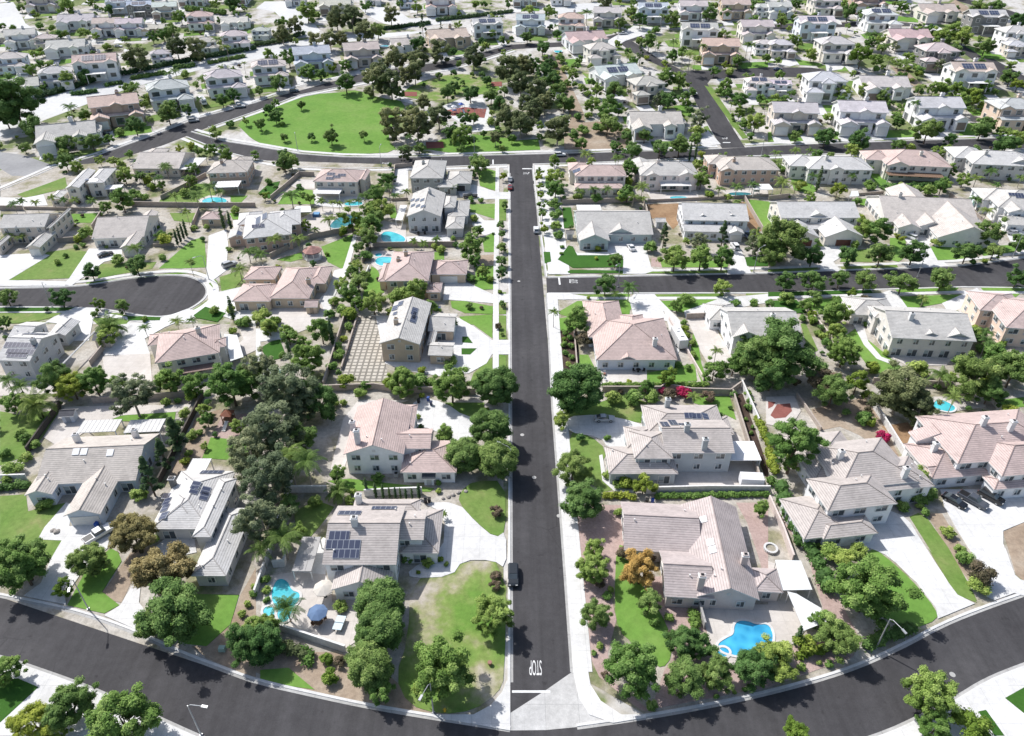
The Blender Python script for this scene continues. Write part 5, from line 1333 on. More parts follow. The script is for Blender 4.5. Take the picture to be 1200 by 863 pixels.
DATA = '''40 b 95 80 250;o 410 60 160;g 610 -75 215;g 765 90 250;o 800 300 320;o 690 350 150;l 290 185 95;b 25 560 150;o 325 725 220;l 150 800 190;b 250 830 140;b 560 790 300;s 1085 355 42;s 1115 300 42;s 1137 255 42;s 1162 210 42;m 1070 430 36;s 1165 175 36;o 1140 440 200
41 o 30 440 190;b 20 370 150;p 140 265 140 4;s 390 268 66;k 575 240 225;k 575 385 230;k 525 535 230;b 850 555 300;b 1090 300 190;b 570 660 130;s 755 650 72;m 325 510 70;m 340 590 90;r 385 520 60;r 1105 130 62;r 1100 170 60;s 45 140 50;s 50 190 45;s 50 235 40
42 b 370 95 150;o 385 310 150;y 590 100 190;o 635 250 120;b 560 555 270;o 790 430 165;o 800 600 190;o 940 580 150;o 1110 540 190;o 870 450 130;s 375 480 30;s 405 450 45;r 730 400 50;s 940 680 30;s 1020 660 26;s 1068 650 30;s 1105 640 30;s 1150 630 26;s 660 340 50;s 720 320 50;r 425 580 45;r 640 40 60;s 440 220 50;s 455 190 40;s 640 720 60
32 o 280 260 170;o 330 420 200;b 375 640 100;r 400 800 60;s 490 470 46;r 510 660 80;l 605 345 110;m 520 335 80;s 480 345 50;b 1145 460 85;s 440 300 50;m 455 230 40
43 b 460 190 290;b 360 60 130;o 320 420 180;b 40 510 190;b 750 670 230;b 770 820 150;r 975 110 140;s 975 170 100;c 140 400 40;l 130 850 140;m 930 830 180;s 155 545 45;s 280 530 42;s 235 525 28;m 60 480 120;m 170 440 120;b 250 340 120
33 t 130 150 210;b 100 250 90;s 830 560 72;s 725 475 50;s 905 680 85;s 885 650 60;b 690 310 120;s 690 400 90;s 735 390 80;s 700 445 40;s 230 625 38;s 300 660 110;s 420 650 80;s 530 440 40;s 620 450 60;m 660 330 60;s 190 310 70;s 610 440 50;f 535 130 65;s 440 50 70;m 470 65 50
31 e 60 80 290;e 60 300 280;e 30 520 260;e -30 190 260;o 200 130 150;p 150 210 150 8;p 230 230 150 8;b 375 300 90;d 375 370 110 2.5;p 120 580 160 6;c 505 355 26;c 548 375 24;c 582 378 24;c 612 385 18;c 640 385 18;c 663 387 18;c 688 387 18;c 716 387 18;c 748 378 24;k 1080 90 190;k 960 205 180;k 1110 235 205;s 560 310 62;s 790 700 62;m 848 690 36;s 875 710 30;p 862 475 36 1.5;s 700 690 60;r 1105 470 66;m 745 750 24;s 840 340 36;s 840 375 30;s 270 420 70;o 150 440 110;p 20 640 120 5;b 430 420 60;s 440 380 40;b 200 560 80
30 o 100 700 250;o -30 650 120;s 640 395 84;i 800 110 120;i 745 200 110;i 680 310 130;s 60 270 90;s 120 220 70;s 30 320 60;s 215 430 70;s 180 450 50;s 160 160 60;b 940 170 40;b 950 50 80;s 880 120 60;m 850 240 50;s 870 200 45;s 920 105 36;s 700 600 60;r 640 650 60;s 20 200 60
20 o 250 370 170;l 330 400 150;b 430 380 150;e 600 430 215;d 160 480 180 4;b 770 380 130;b 890 400 120;b 1060 400 220;o 1140 370 190;m 880 450 72;b 940 515 72;i 800 620 100;s 845 530 60;d 500 125 165 3;p 810 100 62 5;p 880 95 50 5;c 1062 50 32;p 30 370 90 6;p 90 400 90 5;s 760 480 50;b 60 480 110;s 120 640 60;s 90 620 60;s 820 470 40;s 1130 100 60;s 1100 110 50;m 1070 150 50;s 985 55 50;b 540 400 100
21 b 145 160 82;s 60 130 82;s 85 105 50;b 300 150 130;b 240 285 160;e 150 400 290;e 40 340 200;e 200 480 180;o 290 470 190;m 430 70 80;m 405 185 42;c 345 160 36;c 150 240 28;b 670 390 145;s 665 330 60;b 900 400 185;k 1100 405 200;s 895 290 62;m 415 380 90;s 500 400 62;s 480 435 60;s 760 380 100;s 800 385 60;s 430 130 50;s 350 310 60;s 380 260 60;s 365 480 40;s 400 480 40;s 380 220 50;r 1115 130 36;b 210 195 60;s 120 260 40;s 20 80 90;s 740 545 40
22 k 305 420 255;b 295 110 125;r 330 190 95;s 245 160 36;s 265 180 36;s 240 210 40;s 270 218 36;s 248 250 38;s 272 268 36;s 262 303 36;m 240 190 30;b 760 30 72;m 795 140 45;m 800 170 42;s 800 215 30;s 790 110 36;s 810 320 40;f 790 432 75;r 725 440 70;f 690 425 40;r 900 450 75;s 465 455 85;s 565 455 95;s 640 455 76;b 930 330 115;b 1020 310 110;o 1140 280 215;o 1110 215 130;s 610 560 42;s 760 305 42;m 540 385 30;s 830 205 40;s 835 260 40;s 440 640 40;s 1095 470 40;s 1085 500 44;s 1100 620 26;s 1075 555 22;s 1105 590 24;s 1085 435 40;s 370 175 50;s 260 850 40;s 340 800 60
23 o 60 250 290;o 20 350 180;r 270 400 190;o 300 430 170;o 235 350 130;l 410 390 125;b 350 250 150;m 480 320 76;s 595 340 82;s 695 330 112;q 610 430 215;q 690 520 150;p 800 350 110 4;o 950 360 220;o 1020 430 140;o 1130 330 190;b 1050 270 130;p 860 450 80 6;m 1110 520 100;f 530 635 66;s 440 540 72;m 475 560 50;r 460 515 40;s 205 95 50;s 265 200 50;s 290 90 82;b 310 150 82;s 450 120 30;b 940 170 90;p 1010 190 80 5;s 1000 230 80;b 870 290 50;s 540 250 36;m 205 70 50;s 230 160 40;s 700 380 40;s 780 405 36;s 480 450 60;s 1060 230 80
10 o 30 660 95;o 280 665 98;o 565 705 76;o 420 545 88;o 625 515 104;p 620 430 78 4;s 400 365 80;m 360 390 50;c 808 385 22;c 822 372 22;c 836 358 22;c 850 345 22;m 760 400 80;s 745 480 42;s 265 500 36;s 300 470 30;b 745 385 60;p 760 60 62 5;b 560 220 105;m 590 230 60;b 485 245 60;p 960 150 72 6;p 900 190 72 5;p 800 190 60 5;s 850 180 60;b 570 100 82;c 1020 300 28;c 1055 310 24;s 950 340 36;p 40 380 62 3;p 95 380 50 3;p 290 210 42 4;p 340 210 42 4;p 420 215 46 4;p 60 230 52;p 160 220 42;p 95 215 42;p 1140 450 72 4;p 1100 530 80 4;b 880 125 60;p 860 110 50 5;p 730 110 50 5;m 700 150 50;p 640 90 45 5;p 690 95 40 5;s 620 190 60;s 660 200 50;b 740 150 50;s 1080 260 50;s 985 230 30;p 1010 175 50 4;s 890 345 36;s 540 490 60;s 550 370 40;s 1050 440 30;b 20 780 70;s 1060 720 50;s 1120 780 60;p 1165 440 60 4;s 350 430 30;s 380 420 30
11 p 160 190 92 5;b 550 200 105;b 590 120 80;p 335 300 82 5;l 440 310 115;p 195 390 80 5;p 85 390 72 5;p 20 460 72 5;p 270 345 40 3;p 500 190 60 5;p 430 220 50 4;p 470 215 50 4;p 380 225 40 4;p 300 215 45 4;p 350 220 40 4;b 530 330 110;o 520 390 100;o 470 430 62;e 455 490 42;b 440 550 80;o 470 600 100;b 430 650 110;m 430 740 80;b 540 690 110;b 730 640 130;s 640 660 90;b 985 430 125;o 1140 235 52;o 1125 328 46;o 1130 370 46;o 1130 432 52;o 1130 495 60;o 1130 550 60;o 1020 355 62;s 1000 300 46;o 1130 690 40;o 1025 60 100;l 1135 105 46;p 690 170 42 4;p 830 390 42 3;p 725 400 42 3;s 905 390 30;b 60 800 90;b 150 840 92;s 990 215 36;s 1035 215 30;s 985 570 50;b 580 250 105;o 560 290 80;p 640 190 50;p 610 150 62;b 530 260 90;s 510 470 60;b 490 360 70;b 470 690 80;s 400 720 70;b 390 600 80;s 360 680 60;m 90 770 60;s 340 740 60;b 320 800 80;p 560 160 60 6;o 620 110 60;s 1000 100 36;s 60 130 40;o 130 50 90;s 850 440 50;s 820 430 40;p 910 150 40 3;s 885 780 80;s 500 560 60;s 570 670 60
12 l 125 85 46;l 125 110 46;l 130 150 42;l 130 190 46;l 135 235 46;l 140 280 46;l 150 345 52;b 190 110 100;b 200 160 100;s 195 230 72;s 200 280 62;s 205 330 62;s 215 375 52;p 310 170 52 4;p 375 160 52 5;p 440 160 52 5;b 540 80 100;m 530 130 62;b 530 185 80;p 600 150 72 5;b 870 120 90;b 885 75 50;p 955 160 52 4;p 1035 150 62 4;p 1110 140 62 4;m 905 190 50;s 625 340 52;i 700 375 70;s 640 430 72;i 970 375 75;e 860 400 90;b 750 480 130;b 870 480 122;b 970 485 112;o 430 605 112;p 540 610 82 5;p 475 640 52 3;s 810 670 72;o 475 495 72;s 1030 690 52;s 1110 690 52;e 1115 410 100;i 1165 400 80;p 480 20 50 5;m 270 40 60;s 390 205 60;s 500 205 60;p 560 195 60 4;s 300 200 50;b 800 405 40;s 600 40 40;s 810 290 30;p 600 205 50 3;s 230 430 24;s 225 460 20
13 o 70 400 210;o 20 440 150;b 510 360 130;b 440 350 112;s 575 330 62;o 205 470 112;o 370 475 98;o 520 465 124;o 670 455 128;o 915 455 112;o 1040 448 92;o 1020 370 130;o 960 365 92;o 80 590 98;o 210 590 112;o 330 580 86;o 450 585 108;o 620 590 124;o 805 575 124;o 1150 570 105;s 90 670 82;o 220 670 80;s 315 670 42;b 300 730 122;b 340 740 92;p 70 130 80 5;p 40 40 62 5;p 180 20 62 5;l 320 170 72;p 210 100 52 5;c 235 120 30;s 470 150 62;s 560 165 62;s 620 165 62;s 680 165 62;s 740 170 72;b 800 150 82;b 840 80 72;l 760 30 62;p 960 110 62 4;p 1030 80 62 4;b 900 120 72;p 960 210 72 4;p 1010 260 62 4;o 1150 420 92;b 880 760 72;m 940 820 92;p 1000 820 82 4;s 160 760 46;m 205 765 52;s 940 500 36;m 995 495 30;s 830 395 36;s 915 400 30;m 370 260 60;m 420 300 60;s 410 220 50;m 150 150 60;p 130 140 60 4;p 340 150 50 4;s 400 420 50;s 255 840 50;s 320 815 80;s 780 405 60;p 390 100 40 4;s 60 70 50;p 1165 110 50 4
00 o 60 470 220;o 140 590 120;o 20 530 120;q 630 270 105;q 810 220 95;q 910 230 85;b 700 170 60;b 750 160 60;o 790 150 72;b 305 370 72;o 385 355 72;b 230 295 52;b 180 300 52;b 140 320 62;p 320 490 62;p 620 400 52;b 600 420 82;p 775 335 42 9;p 805 325 50 9;p 935 360 62;p 1025 310 52;o 770 525 98;o 860 505 60;o 620 580 86;o 300 660 90;o 420 650 88;o 300 745 82;s 550 610 46;o 1070 440 62;b 310 40 82;b 320 20 50;o 500 45 50;o 1070 15 72;b 990 20 52;o 95 35 42;p 1000 180 52;p 1040 215 42;s 490 215 42;b 640 240 62;s 760 390 42;p 690 400 42;b 830 80 62;s 1060 570 42;b 460 740 50;b 350 770 60;m 880 670 50;b 960 690 60;p 760 760 50 5;p 1020 670 45 5;b 560 770 60;b 520 740 50;p 650 800 40 4;p 700 800 40 4;m 680 830 50;b 890 780 60;s 180 120 40;s 240 130 40;b 380 150 50;s 270 160 50;s 700 450 60;b 660 480 50;b 900 390 40;s 510 270 40;b 250 170 40;b 1130 560 40;b 10 120 40;s 60 130 36;b 440 170 40;b 570 180 40;b 200 400 50;s 850 340 50;b 960 130 45;b 1010 100 40;s 130 20 40;b 420 10 50
01 q 370 90 92;q 440 90 98;q 500 150 92;o 560 140 82;q 620 70 76;i 765 115 50;i 850 122 24;q 180 125 66;q 120 160 76;q 280 200 72;q 340 190 72;q 390 180 62;b 235 55 90;b 60 260 72;b 150 265 82;o 100 380 82;b 235 330 82;o 300 345 62;o 15 420 52;o 205 480 52;o 90 475 46;o 60 510 62;o 90 540 62;o 20 575 58;o 130 632 44;o 255 630 44;o 345 630 78;o 495 625 52;o 412 385 88;b 410 300 66;e 420 250 50;q 535 380 105;q 620 390 115;q 640 270 100;q 740 280 100;o 750 200 80;q 730 340 86;q 850 240 92;o 910 235 52;q 1000 260 100;o 770 390 30;q 1160 330 112;q 640 570 125;q 740 570 140;q 840 540 105;q 770 470 66;o 880 430 80;o 915 400 60;o 985 430 88;o 1080 440 82;o 1120 480 78;o 960 545 72;o 1000 545 60;q 1150 545 105;o 900 610 82;b 940 630 98;b 970 600 60;q 690 700 62;o 750 680 60;o 910 335 40;o 1040 340 42;o 950 380 30;b 160 740 80;o 130 710 60;p 670 680 52;o 1020 745 82;o 1040 190 48;o 1090 160 48;o 1130 185 42;b 1090 90 52;b 740 35 52;b 500 30 52;p 1130 75 30;b 130 100 52;s 210 45 40;s 280 70 40;s 260 95 36;q 560 330 80;q 690 350 70;o 660 430 60;b 180 190 40;s 1080 560 50;q 1100 640 60;b 660 20 40;b 1010 20 50;b 930 120 40;b 570 250 40;s 120 570 30
02 q 50 300 90;q 40 390 98;q 120 420 105;o 150 330 80;o 190 370 80;o 220 410 80;o 240 470 88;q 210 600 120;q 40 570 112;q 100 500 90;s 260 490 60;o 140 220 72;s 220 270 52;b 280 340 62;s 290 390 32;b 370 480 82;o 470 420 88;s 350 530 42;s 300 540 42;s 350 430 42;b 430 520 90;o 440 570 110;o 530 630 72;o 610 625 72;o 555 690 92;o 680 680 92;o 770 670 102;c 820 700 24;c 845 705 22;i 590 250 55;b 555 295 60;b 710 365 92;b 770 370 82;l 710 320 44;b 630 195 80;b 740 255 62;m 620 265 30;e 545 410 50;e 670 455 60;p 340 705 62;p 490 720 52;p 745 190 42 10;p 790 220 42 10;p 820 250 52 10;p 880 210 42 10;p 1085 200 42 10;p 1105 205 42 10;e 865 540 96;s 850 600 72;b 930 330 52;b 985 390 72;s 1000 330 50;l 1045 520 60;b 1050 460 80;b 1120 560 98;s 1060 570 60;o 500 110 60;o 590 95 72;o 735 85 82;o 910 65 80;o 985 60 58;p 345 55 52;o 375 145 60;b 80 45 52;b 170 55 60;b 195 745 60;o 70 170 60;o 210 155 50;s 660 140 42;b 970 165 60;o 720 460 80;o 690 445 60;b 450 490 90;s 860 270 40;b 1040 285 60;s 700 290 30;q 150 480 80;o 100 300 70;q 70 480 80;b 240 560 60;s 330 600 60;s 400 590 60;b 550 60 60;p 690 70 30;b 600 560 40;s 760 590 50;s 790 560 40;q 430 15 70;b 390 420 60;b 1120 90 50;b 1110 40 40;b 690 20 50;b 560 15 40;b 180 440 60;b 140 380 60;o 170 300 60;s 200 300 40;s 240 320 40;s 280 620 60;m 700 600 40;b 850 760 60;m 870 710 40;b 480 680 60;s 1020 450 40;s 960 420 50;b 990 430 60
03 o 65 100 60;o 370 55 82;o 440 70 82;o 210 75 40;b 130 20 62;b 620 30 62;o 980 40 90;o 1040 40 82;o 1150 100 80;b 690 155 72;b 740 150 72;b 800 170 92;b 850 150 88;b 900 170 88;o 800 190 70;o 860 235 80;o 1000 215 80;s 940 305 58;s 1020 340 44;o 1115 355 80;l 1150 390 62;p 500 160 62;p 470 160 60;l 430 260 105;b 505 280 60;b 200 255 62;p 540 210 62;p 560 270 62;p 640 290 80;e 590 210 50;e 790 300 60;s 625 345 40;s 500 320 40;b 110 190 62;b 140 200 50;b 280 540 50;b 350 430 72;b 440 420 62;o 530 450 72;o 265 630 92;o 420 650 112;b 390 690 72;p 680 470 42 10;o 735 600 122;o 600 665 66;o 840 645 72;o 980 600 90;o 1010 570 80;o 1085 610 60;o 1100 660 98;b 1150 640 88;s 210 530 42;b 600 560 72;b 590 530 52;s 150 590 30;b 890 480 92;l 940 460 82;b 870 420 80;l 920 430 62;b 800 405 60;b 760 410 60;p 700 400 50;s 660 370 30;b 470 580 50;s 30 570 40;b 700 570 40;b 560 480 40;s 640 310 40;b 470 200 60;b 520 180 50;b 600 290 50;b 650 270 60;b 700 320 50;b 350 20 50;b 520 20 40;s 270 240 40;s 150 610 30;s 810 410 50;b 1000 400 60;b 960 420 50;b 190 20 40;b 60 70 40;b 850 60 40;b 1120 300 50;b 1140 210 40;p 200 690 50 5;p 130 690 50 5;p 40 700 50 5;b 250 400 40;b 80 460 50;b 470 440 50;b 110 430 40;s 60 600 36;o 1060 680 60;b 830 690 60;b 780 700 60'''
for ln in DATA.split('\n'):
    c, rest = ln.split(' ', 1)
    for e in rest.split(';'):
        q = e.split(); u, v = Z(c, float(q[1]), float(q[2])); plant(q[0], u, v, float(q[3])/3.923, float(q[4]) if len(q) > 4 else None)
# loose planting along yard edges (shrubs and small trees the photograph shows everywhere between the houses)
n_extra = 0; r2 = random.Random(5)
def clear_of_trees(x, y, r): return all((t[1].x-x)**2+(t[1].y-y)**2 > r*r for t in TREES)
tries = 0
while n_extra < 430 and tries < 20000:
    tries += 1
    u, v = r2.uniform(-10, 1210), 5+r2.random()**1.35*520
    p = G(u, v)
    if not is_free(p.x, p.y) or not clear_of_trees(p.x, p.y, 3.2): continue
    h = min(HOUSES, key=lambda q: (q['p'].x-p.x)**2+(q['p'].y-p.y)**2)
    if (h['p']-p).length > 30: continue
    if 262 < u < 480 and 100 < v < 185: continue
    k = r2.choice('uuuumbbooplr' if v < 230 else 'uuuuuummbrplb'); m = r2.uniform(1.2, 2.6) if k in 'smrfu' else r2.uniform(3.0, 5.5)
    if k == 'p': m = 3.2
    plant(k, *proj(p+Vector((0, 0, .4*m if k != 'p' else 5))), m*pxm(p), 5 if k == 'p' else None); n_extra += 1
n_far = 0; tries = 0
while n_far < 290 and tries < 20000:
    tries += 1
    u, v = r2.uniform(-10, 1210), -8+r2.random()**1.15*200
    p = G(u, v)
    if not is_free(p.x, p.y) or not clear_of_trees(p.x, p.y, 3.6): continue
    if (262 < u < 480 and 90 < v < 185) or (30 < u < 640 and -9 < v-(62+(300-u)*(.25 if u < 300 else .16)) < 17): continue
    k = r2.choice('vvvvvvoup'); m = r2.uniform(3.2, 6.5) if k != 'u' else r2.uniform(1.8, 3)
    plant(k, *proj(p+Vector((0, 0, .4*m if k != 'p' else 6))), (m if k != 'p' else 3.4)*pxm(p), 6 if k == 'p' else None); n_far += 1
# hedges
def hedge(c, s, label, w=1.2, h=1.5, mat='leaf_dark', dens=1.0):
    P = [G(*p) for p in pts(c, s)]; C, Rr = [], []; c0 = P[0].copy()
    for a, d in zip(P, P[1:]):
        n = max(1, int((d-a).length/(w*.42)))
        for i in range(n):
            q = a.lerp(d, (i+.5)/n)
            for lv in range(max(1, int(h/(w*.7)))):
                C.append((q.x-c0.x+rng.normal()*w*.12, q.y-c0.y+rng.normal()*w*.12, terrain(q.y)-c0.z+min(h-w*.3, w*.4+lv*w*.7))); Rr.append(w*.55*rng.uniform(.85, 1.15))
    far = c0.y > 230
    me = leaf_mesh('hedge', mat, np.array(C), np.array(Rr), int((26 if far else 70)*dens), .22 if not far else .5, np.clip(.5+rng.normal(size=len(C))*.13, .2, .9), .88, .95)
    o = mesh_obj('hedge', me, None, None, c0); tag(o, label, 'hedge'); return o
HEDGES = '''22|420,404 660,406 900,402|1.3|1.5|leaf_mid|clipped green hedge above the beige wall behind the broad pink-hipped house
32|412,402 560,408|1.5|1.4|leaf_lime|short yellow-green hedge left of the blue rubbish bin
32|660,405 900,402 1170,398|1.2|1.2|leaf_mid|long low hedge under the white wall of the grey-green house
33|35,355 80,450 110,530 170,640 230,760 285,870|3.0|2.6|leaf_dark|wide ivy hedge running beside the pale shade canopies
33|-5,330 35,355|2.5|2.0|leaf_mid|short leafy hedge at the top of the ivy strip
22|1125,560 1177,680|2.0|2.0|leaf_lime|bright narrow hedge beside the planting strip
33|0,200 30,300|2.2|1.8|leaf_lime|bright hedge continuing below the planting strip
41|85,440 160,470 225,505|2.0|1.8|leaf_olive|olive hedge below the white pool wall
41|225,470 255,540|1.6|1.4|leaf_mid|short rounded hedge at the end of the olive hedge
43|440,450 550,410 655,368|2.2|1.6|leaf_dark|dark hedge behind the street lamp on the right bend
43|130,500 270,470|1.4|1.4|leaf_lime|trimmed lime hedge above the pink gravel bank
42|825,285 845,380|1.6|1.7|leaf_mid|short clipped hedge beside the rough stone wall
30|0,370 130,360|1.8|1.6|leaf_dark|dark hedge below the white wall at the left edge
00|170,455 480,365 800,300 960,268 1177,228|3.2|2.6|leaf_pine|long dark hedge along the pale arterial, below the hillside houses
00|330,440 445,425|3|1.6|leaf_dark|first short median hedge on the pale arterial from the left
00|490,397 560,385|3|1.6|leaf_dark|second short median hedge on the pale arterial from the left
00|600,368 760,340|3|1.6|leaf_dark|third median hedge on the pale arterial from the left
00|800,318 900,305|3|1.6|leaf_dark|fourth median hedge on the pale arterial from the left
00|960,296 1000,288|3|1.6|leaf_dark|fifth very short median hedge on the pale arterial
00|1010,285 1120,265|3|1.6|leaf_dark|sixth median hedge on the pale arterial
01|0,215 130,195 215,160|3|2.6|leaf_pine|dark hedge left of the pale side road mouth
01|590,138 800,112|3|1.8|leaf_pine|dark hedge above the arterial behind the white house
01|830,98 1000,80 1177,58|3|1.8|leaf_pine|dark hedge above the arterial right of its gap
00|860,50 1040,70|4|3|leaf_mid|green hedge on the upper hillside behind a pink-roofed house
13|520,165 830,150|2.2|2|leaf_dark|dark hedge below the salmon-roofed house
12|640,55 700,56|2|2|leaf_mid|leafy hedge'''
for ln in HEDGES.split('\n')[:-1]:
    c, s, w, h, m, lab = ln.split('|'); hedge(c, s, lab, float(w), float(h), m)
# ---------------------------------------------------------------- vehicles
objcol_mat('car_paint', .25, .03, .5, .6)
def car_mesh(prof, width, mats, inset=.0, bev=.09):
    bm = bmesh.new(); n = len(prof)
    a = [bm.verts.new((x, -width/2+ (inset if z > .95 else 0), z)) for x, z in prof]; b = [bm.verts.new((x, width/2-(inset if z > .95 else 0), z)) for x, z in prof]
    bm.faces.new(a[::-1]); bm.faces.new(b)
    for i in range(n): bm.faces.new((a[i], a[(i+1) % n], b[(i+1) % n], b[i]))
    bmesh.ops.recalc_face_normals(bm, faces=bm.faces[:])
    if bev: bmesh.ops.bevel(bm, geom=bm.edges[:], offset=bev, segments=2, affect='EDGES', profile=.6)
    me = bpy.data.meshes.new('body'); bm.to_mesh(me); bm.free(); me.materials.append(M[mats]); return me
CARS = {}
def car_proto(t):
    if t in CARS: return CARS[t]
    d = {}
    if t == 'sedan':
        d['body'] = car_mesh([(-2.3,.3),(2.3,.3),(2.32,.62),(1.9,.80),(.95,.92),(-1.5,.97),(-2.25,.92),(-2.34,.6)], 1.78, 'car_paint')
        d['cabin'] = car_mesh([(1.05,.88),(.25,1.36),(-1.0,1.38),(-1.85,.93)], 1.62, 'glass', .13, .05); d['roof'] = ((-.38,0,1.375),(1.15,1.22,.05)); wb = 1.35
    elif t == 'suv':
        d['body'] = car_mesh([(-2.35,.38),(2.35,.38),(2.38,.85),(1.9,1.02),(1.05,1.08),(-2.25,1.12),(-2.38,.8)], 1.9, 'car_paint')
        d['cabin'] = car_mesh([(1.15,1.05),(.45,1.66),(-1.95,1.68),(-2.28,1.08)], 1.78, 'glass', .14, .05); d['roof'] = ((-.75,0,1.675),(2.3,1.40,.06)); wb = 1.4
    elif t == 'pickup':
        d['body'] = car_mesh([(-2.75,.42),(2.75,.42),(2.78,.9),(2.2,1.08),(1.2,1.12),(-2.7,1.10),(-2.78,.8)], 1.95, 'car_paint')
        d['cabin'] = car_mesh([(1.3,1.08),(.7,1.72),(-.75,1.74),(-.95,1.09)], 1.8, 'glass', .14, .05); d['roof'] = ((-.05,0,1.73),(1.25,1.42,.06)); d['bed'] = ((-1.85,0,1.06),(1.6,1.5,.06)); wb = 1.7
    else:
        d['body'] = car_mesh([(-3.9,.5),(3.7,.5),(3.75,1.2),(3.5,2.3),(3.9,2.45),(3.6,3.0),(-3.8,3.05),(-3.92,1.5)], 2.4, 'car_paint', 0, .12)
        d['cabin'] = car_mesh([(3.75,1.45),(3.6,2.2),(3.3,2.2),(3.3,1.45)], 2.1, 'glass', 0, .03); wb = 2.1
        d['units'] = [((-1.5,0,3.04),(1.0,.9,.28)), ((1.0,.2,3.04),(.8,.7,.22)), ((2.3,-.4,3.04),(.6,.6,.12))]
    w = MB('tyre', 'metal')
    r = .36 if t != 'van' else .44
    for k, (y0, y1, rr, m) in enumerate(((-.12, .12, r, 0), (-.13, .13, r*.55, 1))):
        i = len(w.v)
        for y in (y0, y1): w.v += [(math.cos(2*math.pi*j/14)*rr, y, math.sin(2*math.pi*j/14)*rr) for j in range(14)]
        for j in range(14): w.f.append((i+j, i+(j+1) % 14, i+14+(j+1) % 14, i+14+j)); w.m.append(m); w.uv.append([(0,0)]*4)
        w.f += [tuple(i+j for j in range(13, -1, -1)), tuple(i+14+j for j in range(14))]; w.m += [m, m]; w.uv += [[(0,0)]*14]*2
    d['wheel'] = w.mesh('wheel'); d['wb'] = wb; d['r'] = r
    hl = MB('white'); hl.box((0,0,0), (.08,.36,.14)); d['headlight'] = hl.mesh('headlight')
    tl = MB('red_rubber'); tl.box((0,0,0), (.08,.3,.18)); d['taillight'] = tl.mesh('taillight')
    for k in ('roof', 'bed'):
        if k in d: q = MB('car_paint' if k == 'roof' else 'black'); q.box(*d[k]); d[k] = q.mesh(k)
    if 'units' in d:
        us = []
        for u in d['units']: q = MB('white'); q.box(*u); us.append(q.mesh('air_conditioner'))
        d['units'] = us
    CARS[t] = d; return d
def car(t, c, x, y, head, col, label, group=None, name=None):
    d = car_proto(t); u, v = Z(c, x, y); p = G(u, v, .6); p.z = terrain(p.y)+.165
    if any(inpoly(p.x, p.y, Q) for Q in ROADS): p.z = terrain(p.y)+.045
    nm, cat = {'sedan': ('parked_car', 'car'), 'suv': ('parked_car', 'car'), 'pickup': ('pickup_truck', 'truck'), 'van': ('camper_van', 'camper')}[t]
    r = empty(name or nm, p, R(head)); tag(r, label, cat, group)
    b = mesh_obj('body', d['body'], r, col); mesh_obj('cabin', d['cabin'], r)
    if 'roof' in d: mesh_obj('roof_panel', d['roof'], r, col)
    if 'bed' in d: mesh_obj('cargo_bed', d['bed'], r)
    for q in d.get('units', []): mesh_obj('air_conditioner', q, r)
    wy = .82 if t != 'van' else 1.12
    for sx in (-1, 1):
        for sy in (-1, 1): mesh_obj('wheel', d['wheel'], r, None, (sx*d['wb'], sy*wy, d['r']))
    fx = {'sedan': 2.28, 'suv': 2.33, 'pickup': 2.73, 'van': 3.72}[t]; hz = .6 if t == 'sedan' else .8
    for sy in (-.6, .6):
        mesh_obj('headlight', d['headlight'], b, None, (fx, sy, hz)); mesh_obj('taillight', d['taillight'], b, None, (-fx-.02, sy, hz))
    return r
BLK, WHT, SLV, GRY, BLU, REDC = (.012,.013,.016), (.72,.72,.72), (.45,.46,.47), (.12,.125,.13), (.03,.06,.13), (.25,.02,.02)
car('suv', '42', 5, 125, -90, (.02,.025,.03), 'black roof-racked SUV parked at the kerb of the main street')
car('sedan', '22', 425, 553, 0, SLV, 'silver sedan parked across the curved drive by the big round tree')
car('sedan', '33', 858, 422, -52, BLK, 'black sedan, the slimmest of three dark vehicles by the rose-roofed house')
car('pickup', '33', 942, 420, -52, (.07,.078,.095), 'dark pickup with open bed between two dark cars on the concrete drive')
car('suv', '33', 1025, 405, -52, (.015,.016,.018), 'black SUV closest to the porch of the rose-roofed house')
car('pickup', '30', 455, 575, 50, WHT, 'white pickup beside the double garage of the three-skylight house')
car('sedan', '10', 485, 465, 38, BLK, 'black car angled on the drive of the three-gabled cream house')
car('suv', '10', 1055, 512, 45, (.40,.41,.42), 'grey car beside the small planter steps near the cul-de-sac')
car('pickup', '11', 985, 198, 180, (.02,.022,.026), 'black pickup on the drive between the sage and solar grey houses')
car('sedan', '11', 1168, 155, 90, REDC, 'red car at the kerb near the top of the main street')
car('sedan', '11', 1168, 118, 90, SLV, 'silver car at the kerb near the top of the main street')
car('sedan', '12', 548, 433, 100, WHT, 'white car parked before the columned grey corner house')
car('suv', '12', 112, 352, 90, WHT, 'white car at the right kerb of the main street under small street trees')
car('pickup', '12', 1078, 375, 100, (.25,.28,.36), 'blue-white pickup beside the bare dirt side yard')
car('suv', '12', 1025, 428, 95, WHT, 'white SUV on the narrow drive behind the pale house conifers')
car('suv', '13', 655, 385, 120, WHT, 'white van-like SUV in front of the rambling white house')
car('suv', '13', 1135, 370, -25, (.45,.46,.48), 'silver SUV before the white house beside tall palms')
car('sedan', '22', 650, 742, 0, BLU, 'dark blue car behind the broad pink-hipped house')
car('van', '22', 765, 195, 97, (.70,.69,.67), 'long cream motorhome with roof units beside the broad pink-hipped house')
car('suv', '01', 175, 418, 14, (.06,.10,.15), 'dark blue car on the curved street left of the park')
car('pickup', '00', 1100, 490, 14, (.6,.6,.6), 'pale pickup on the curved street left of the park')
car('suv', '00', 890, 555, 20, (.5,.5,.5), 'silver car at the kerb below the pale pickup')
car('van', '00', 935, 475, -60, WHT, 'white motorhome on a drive along the curved street')
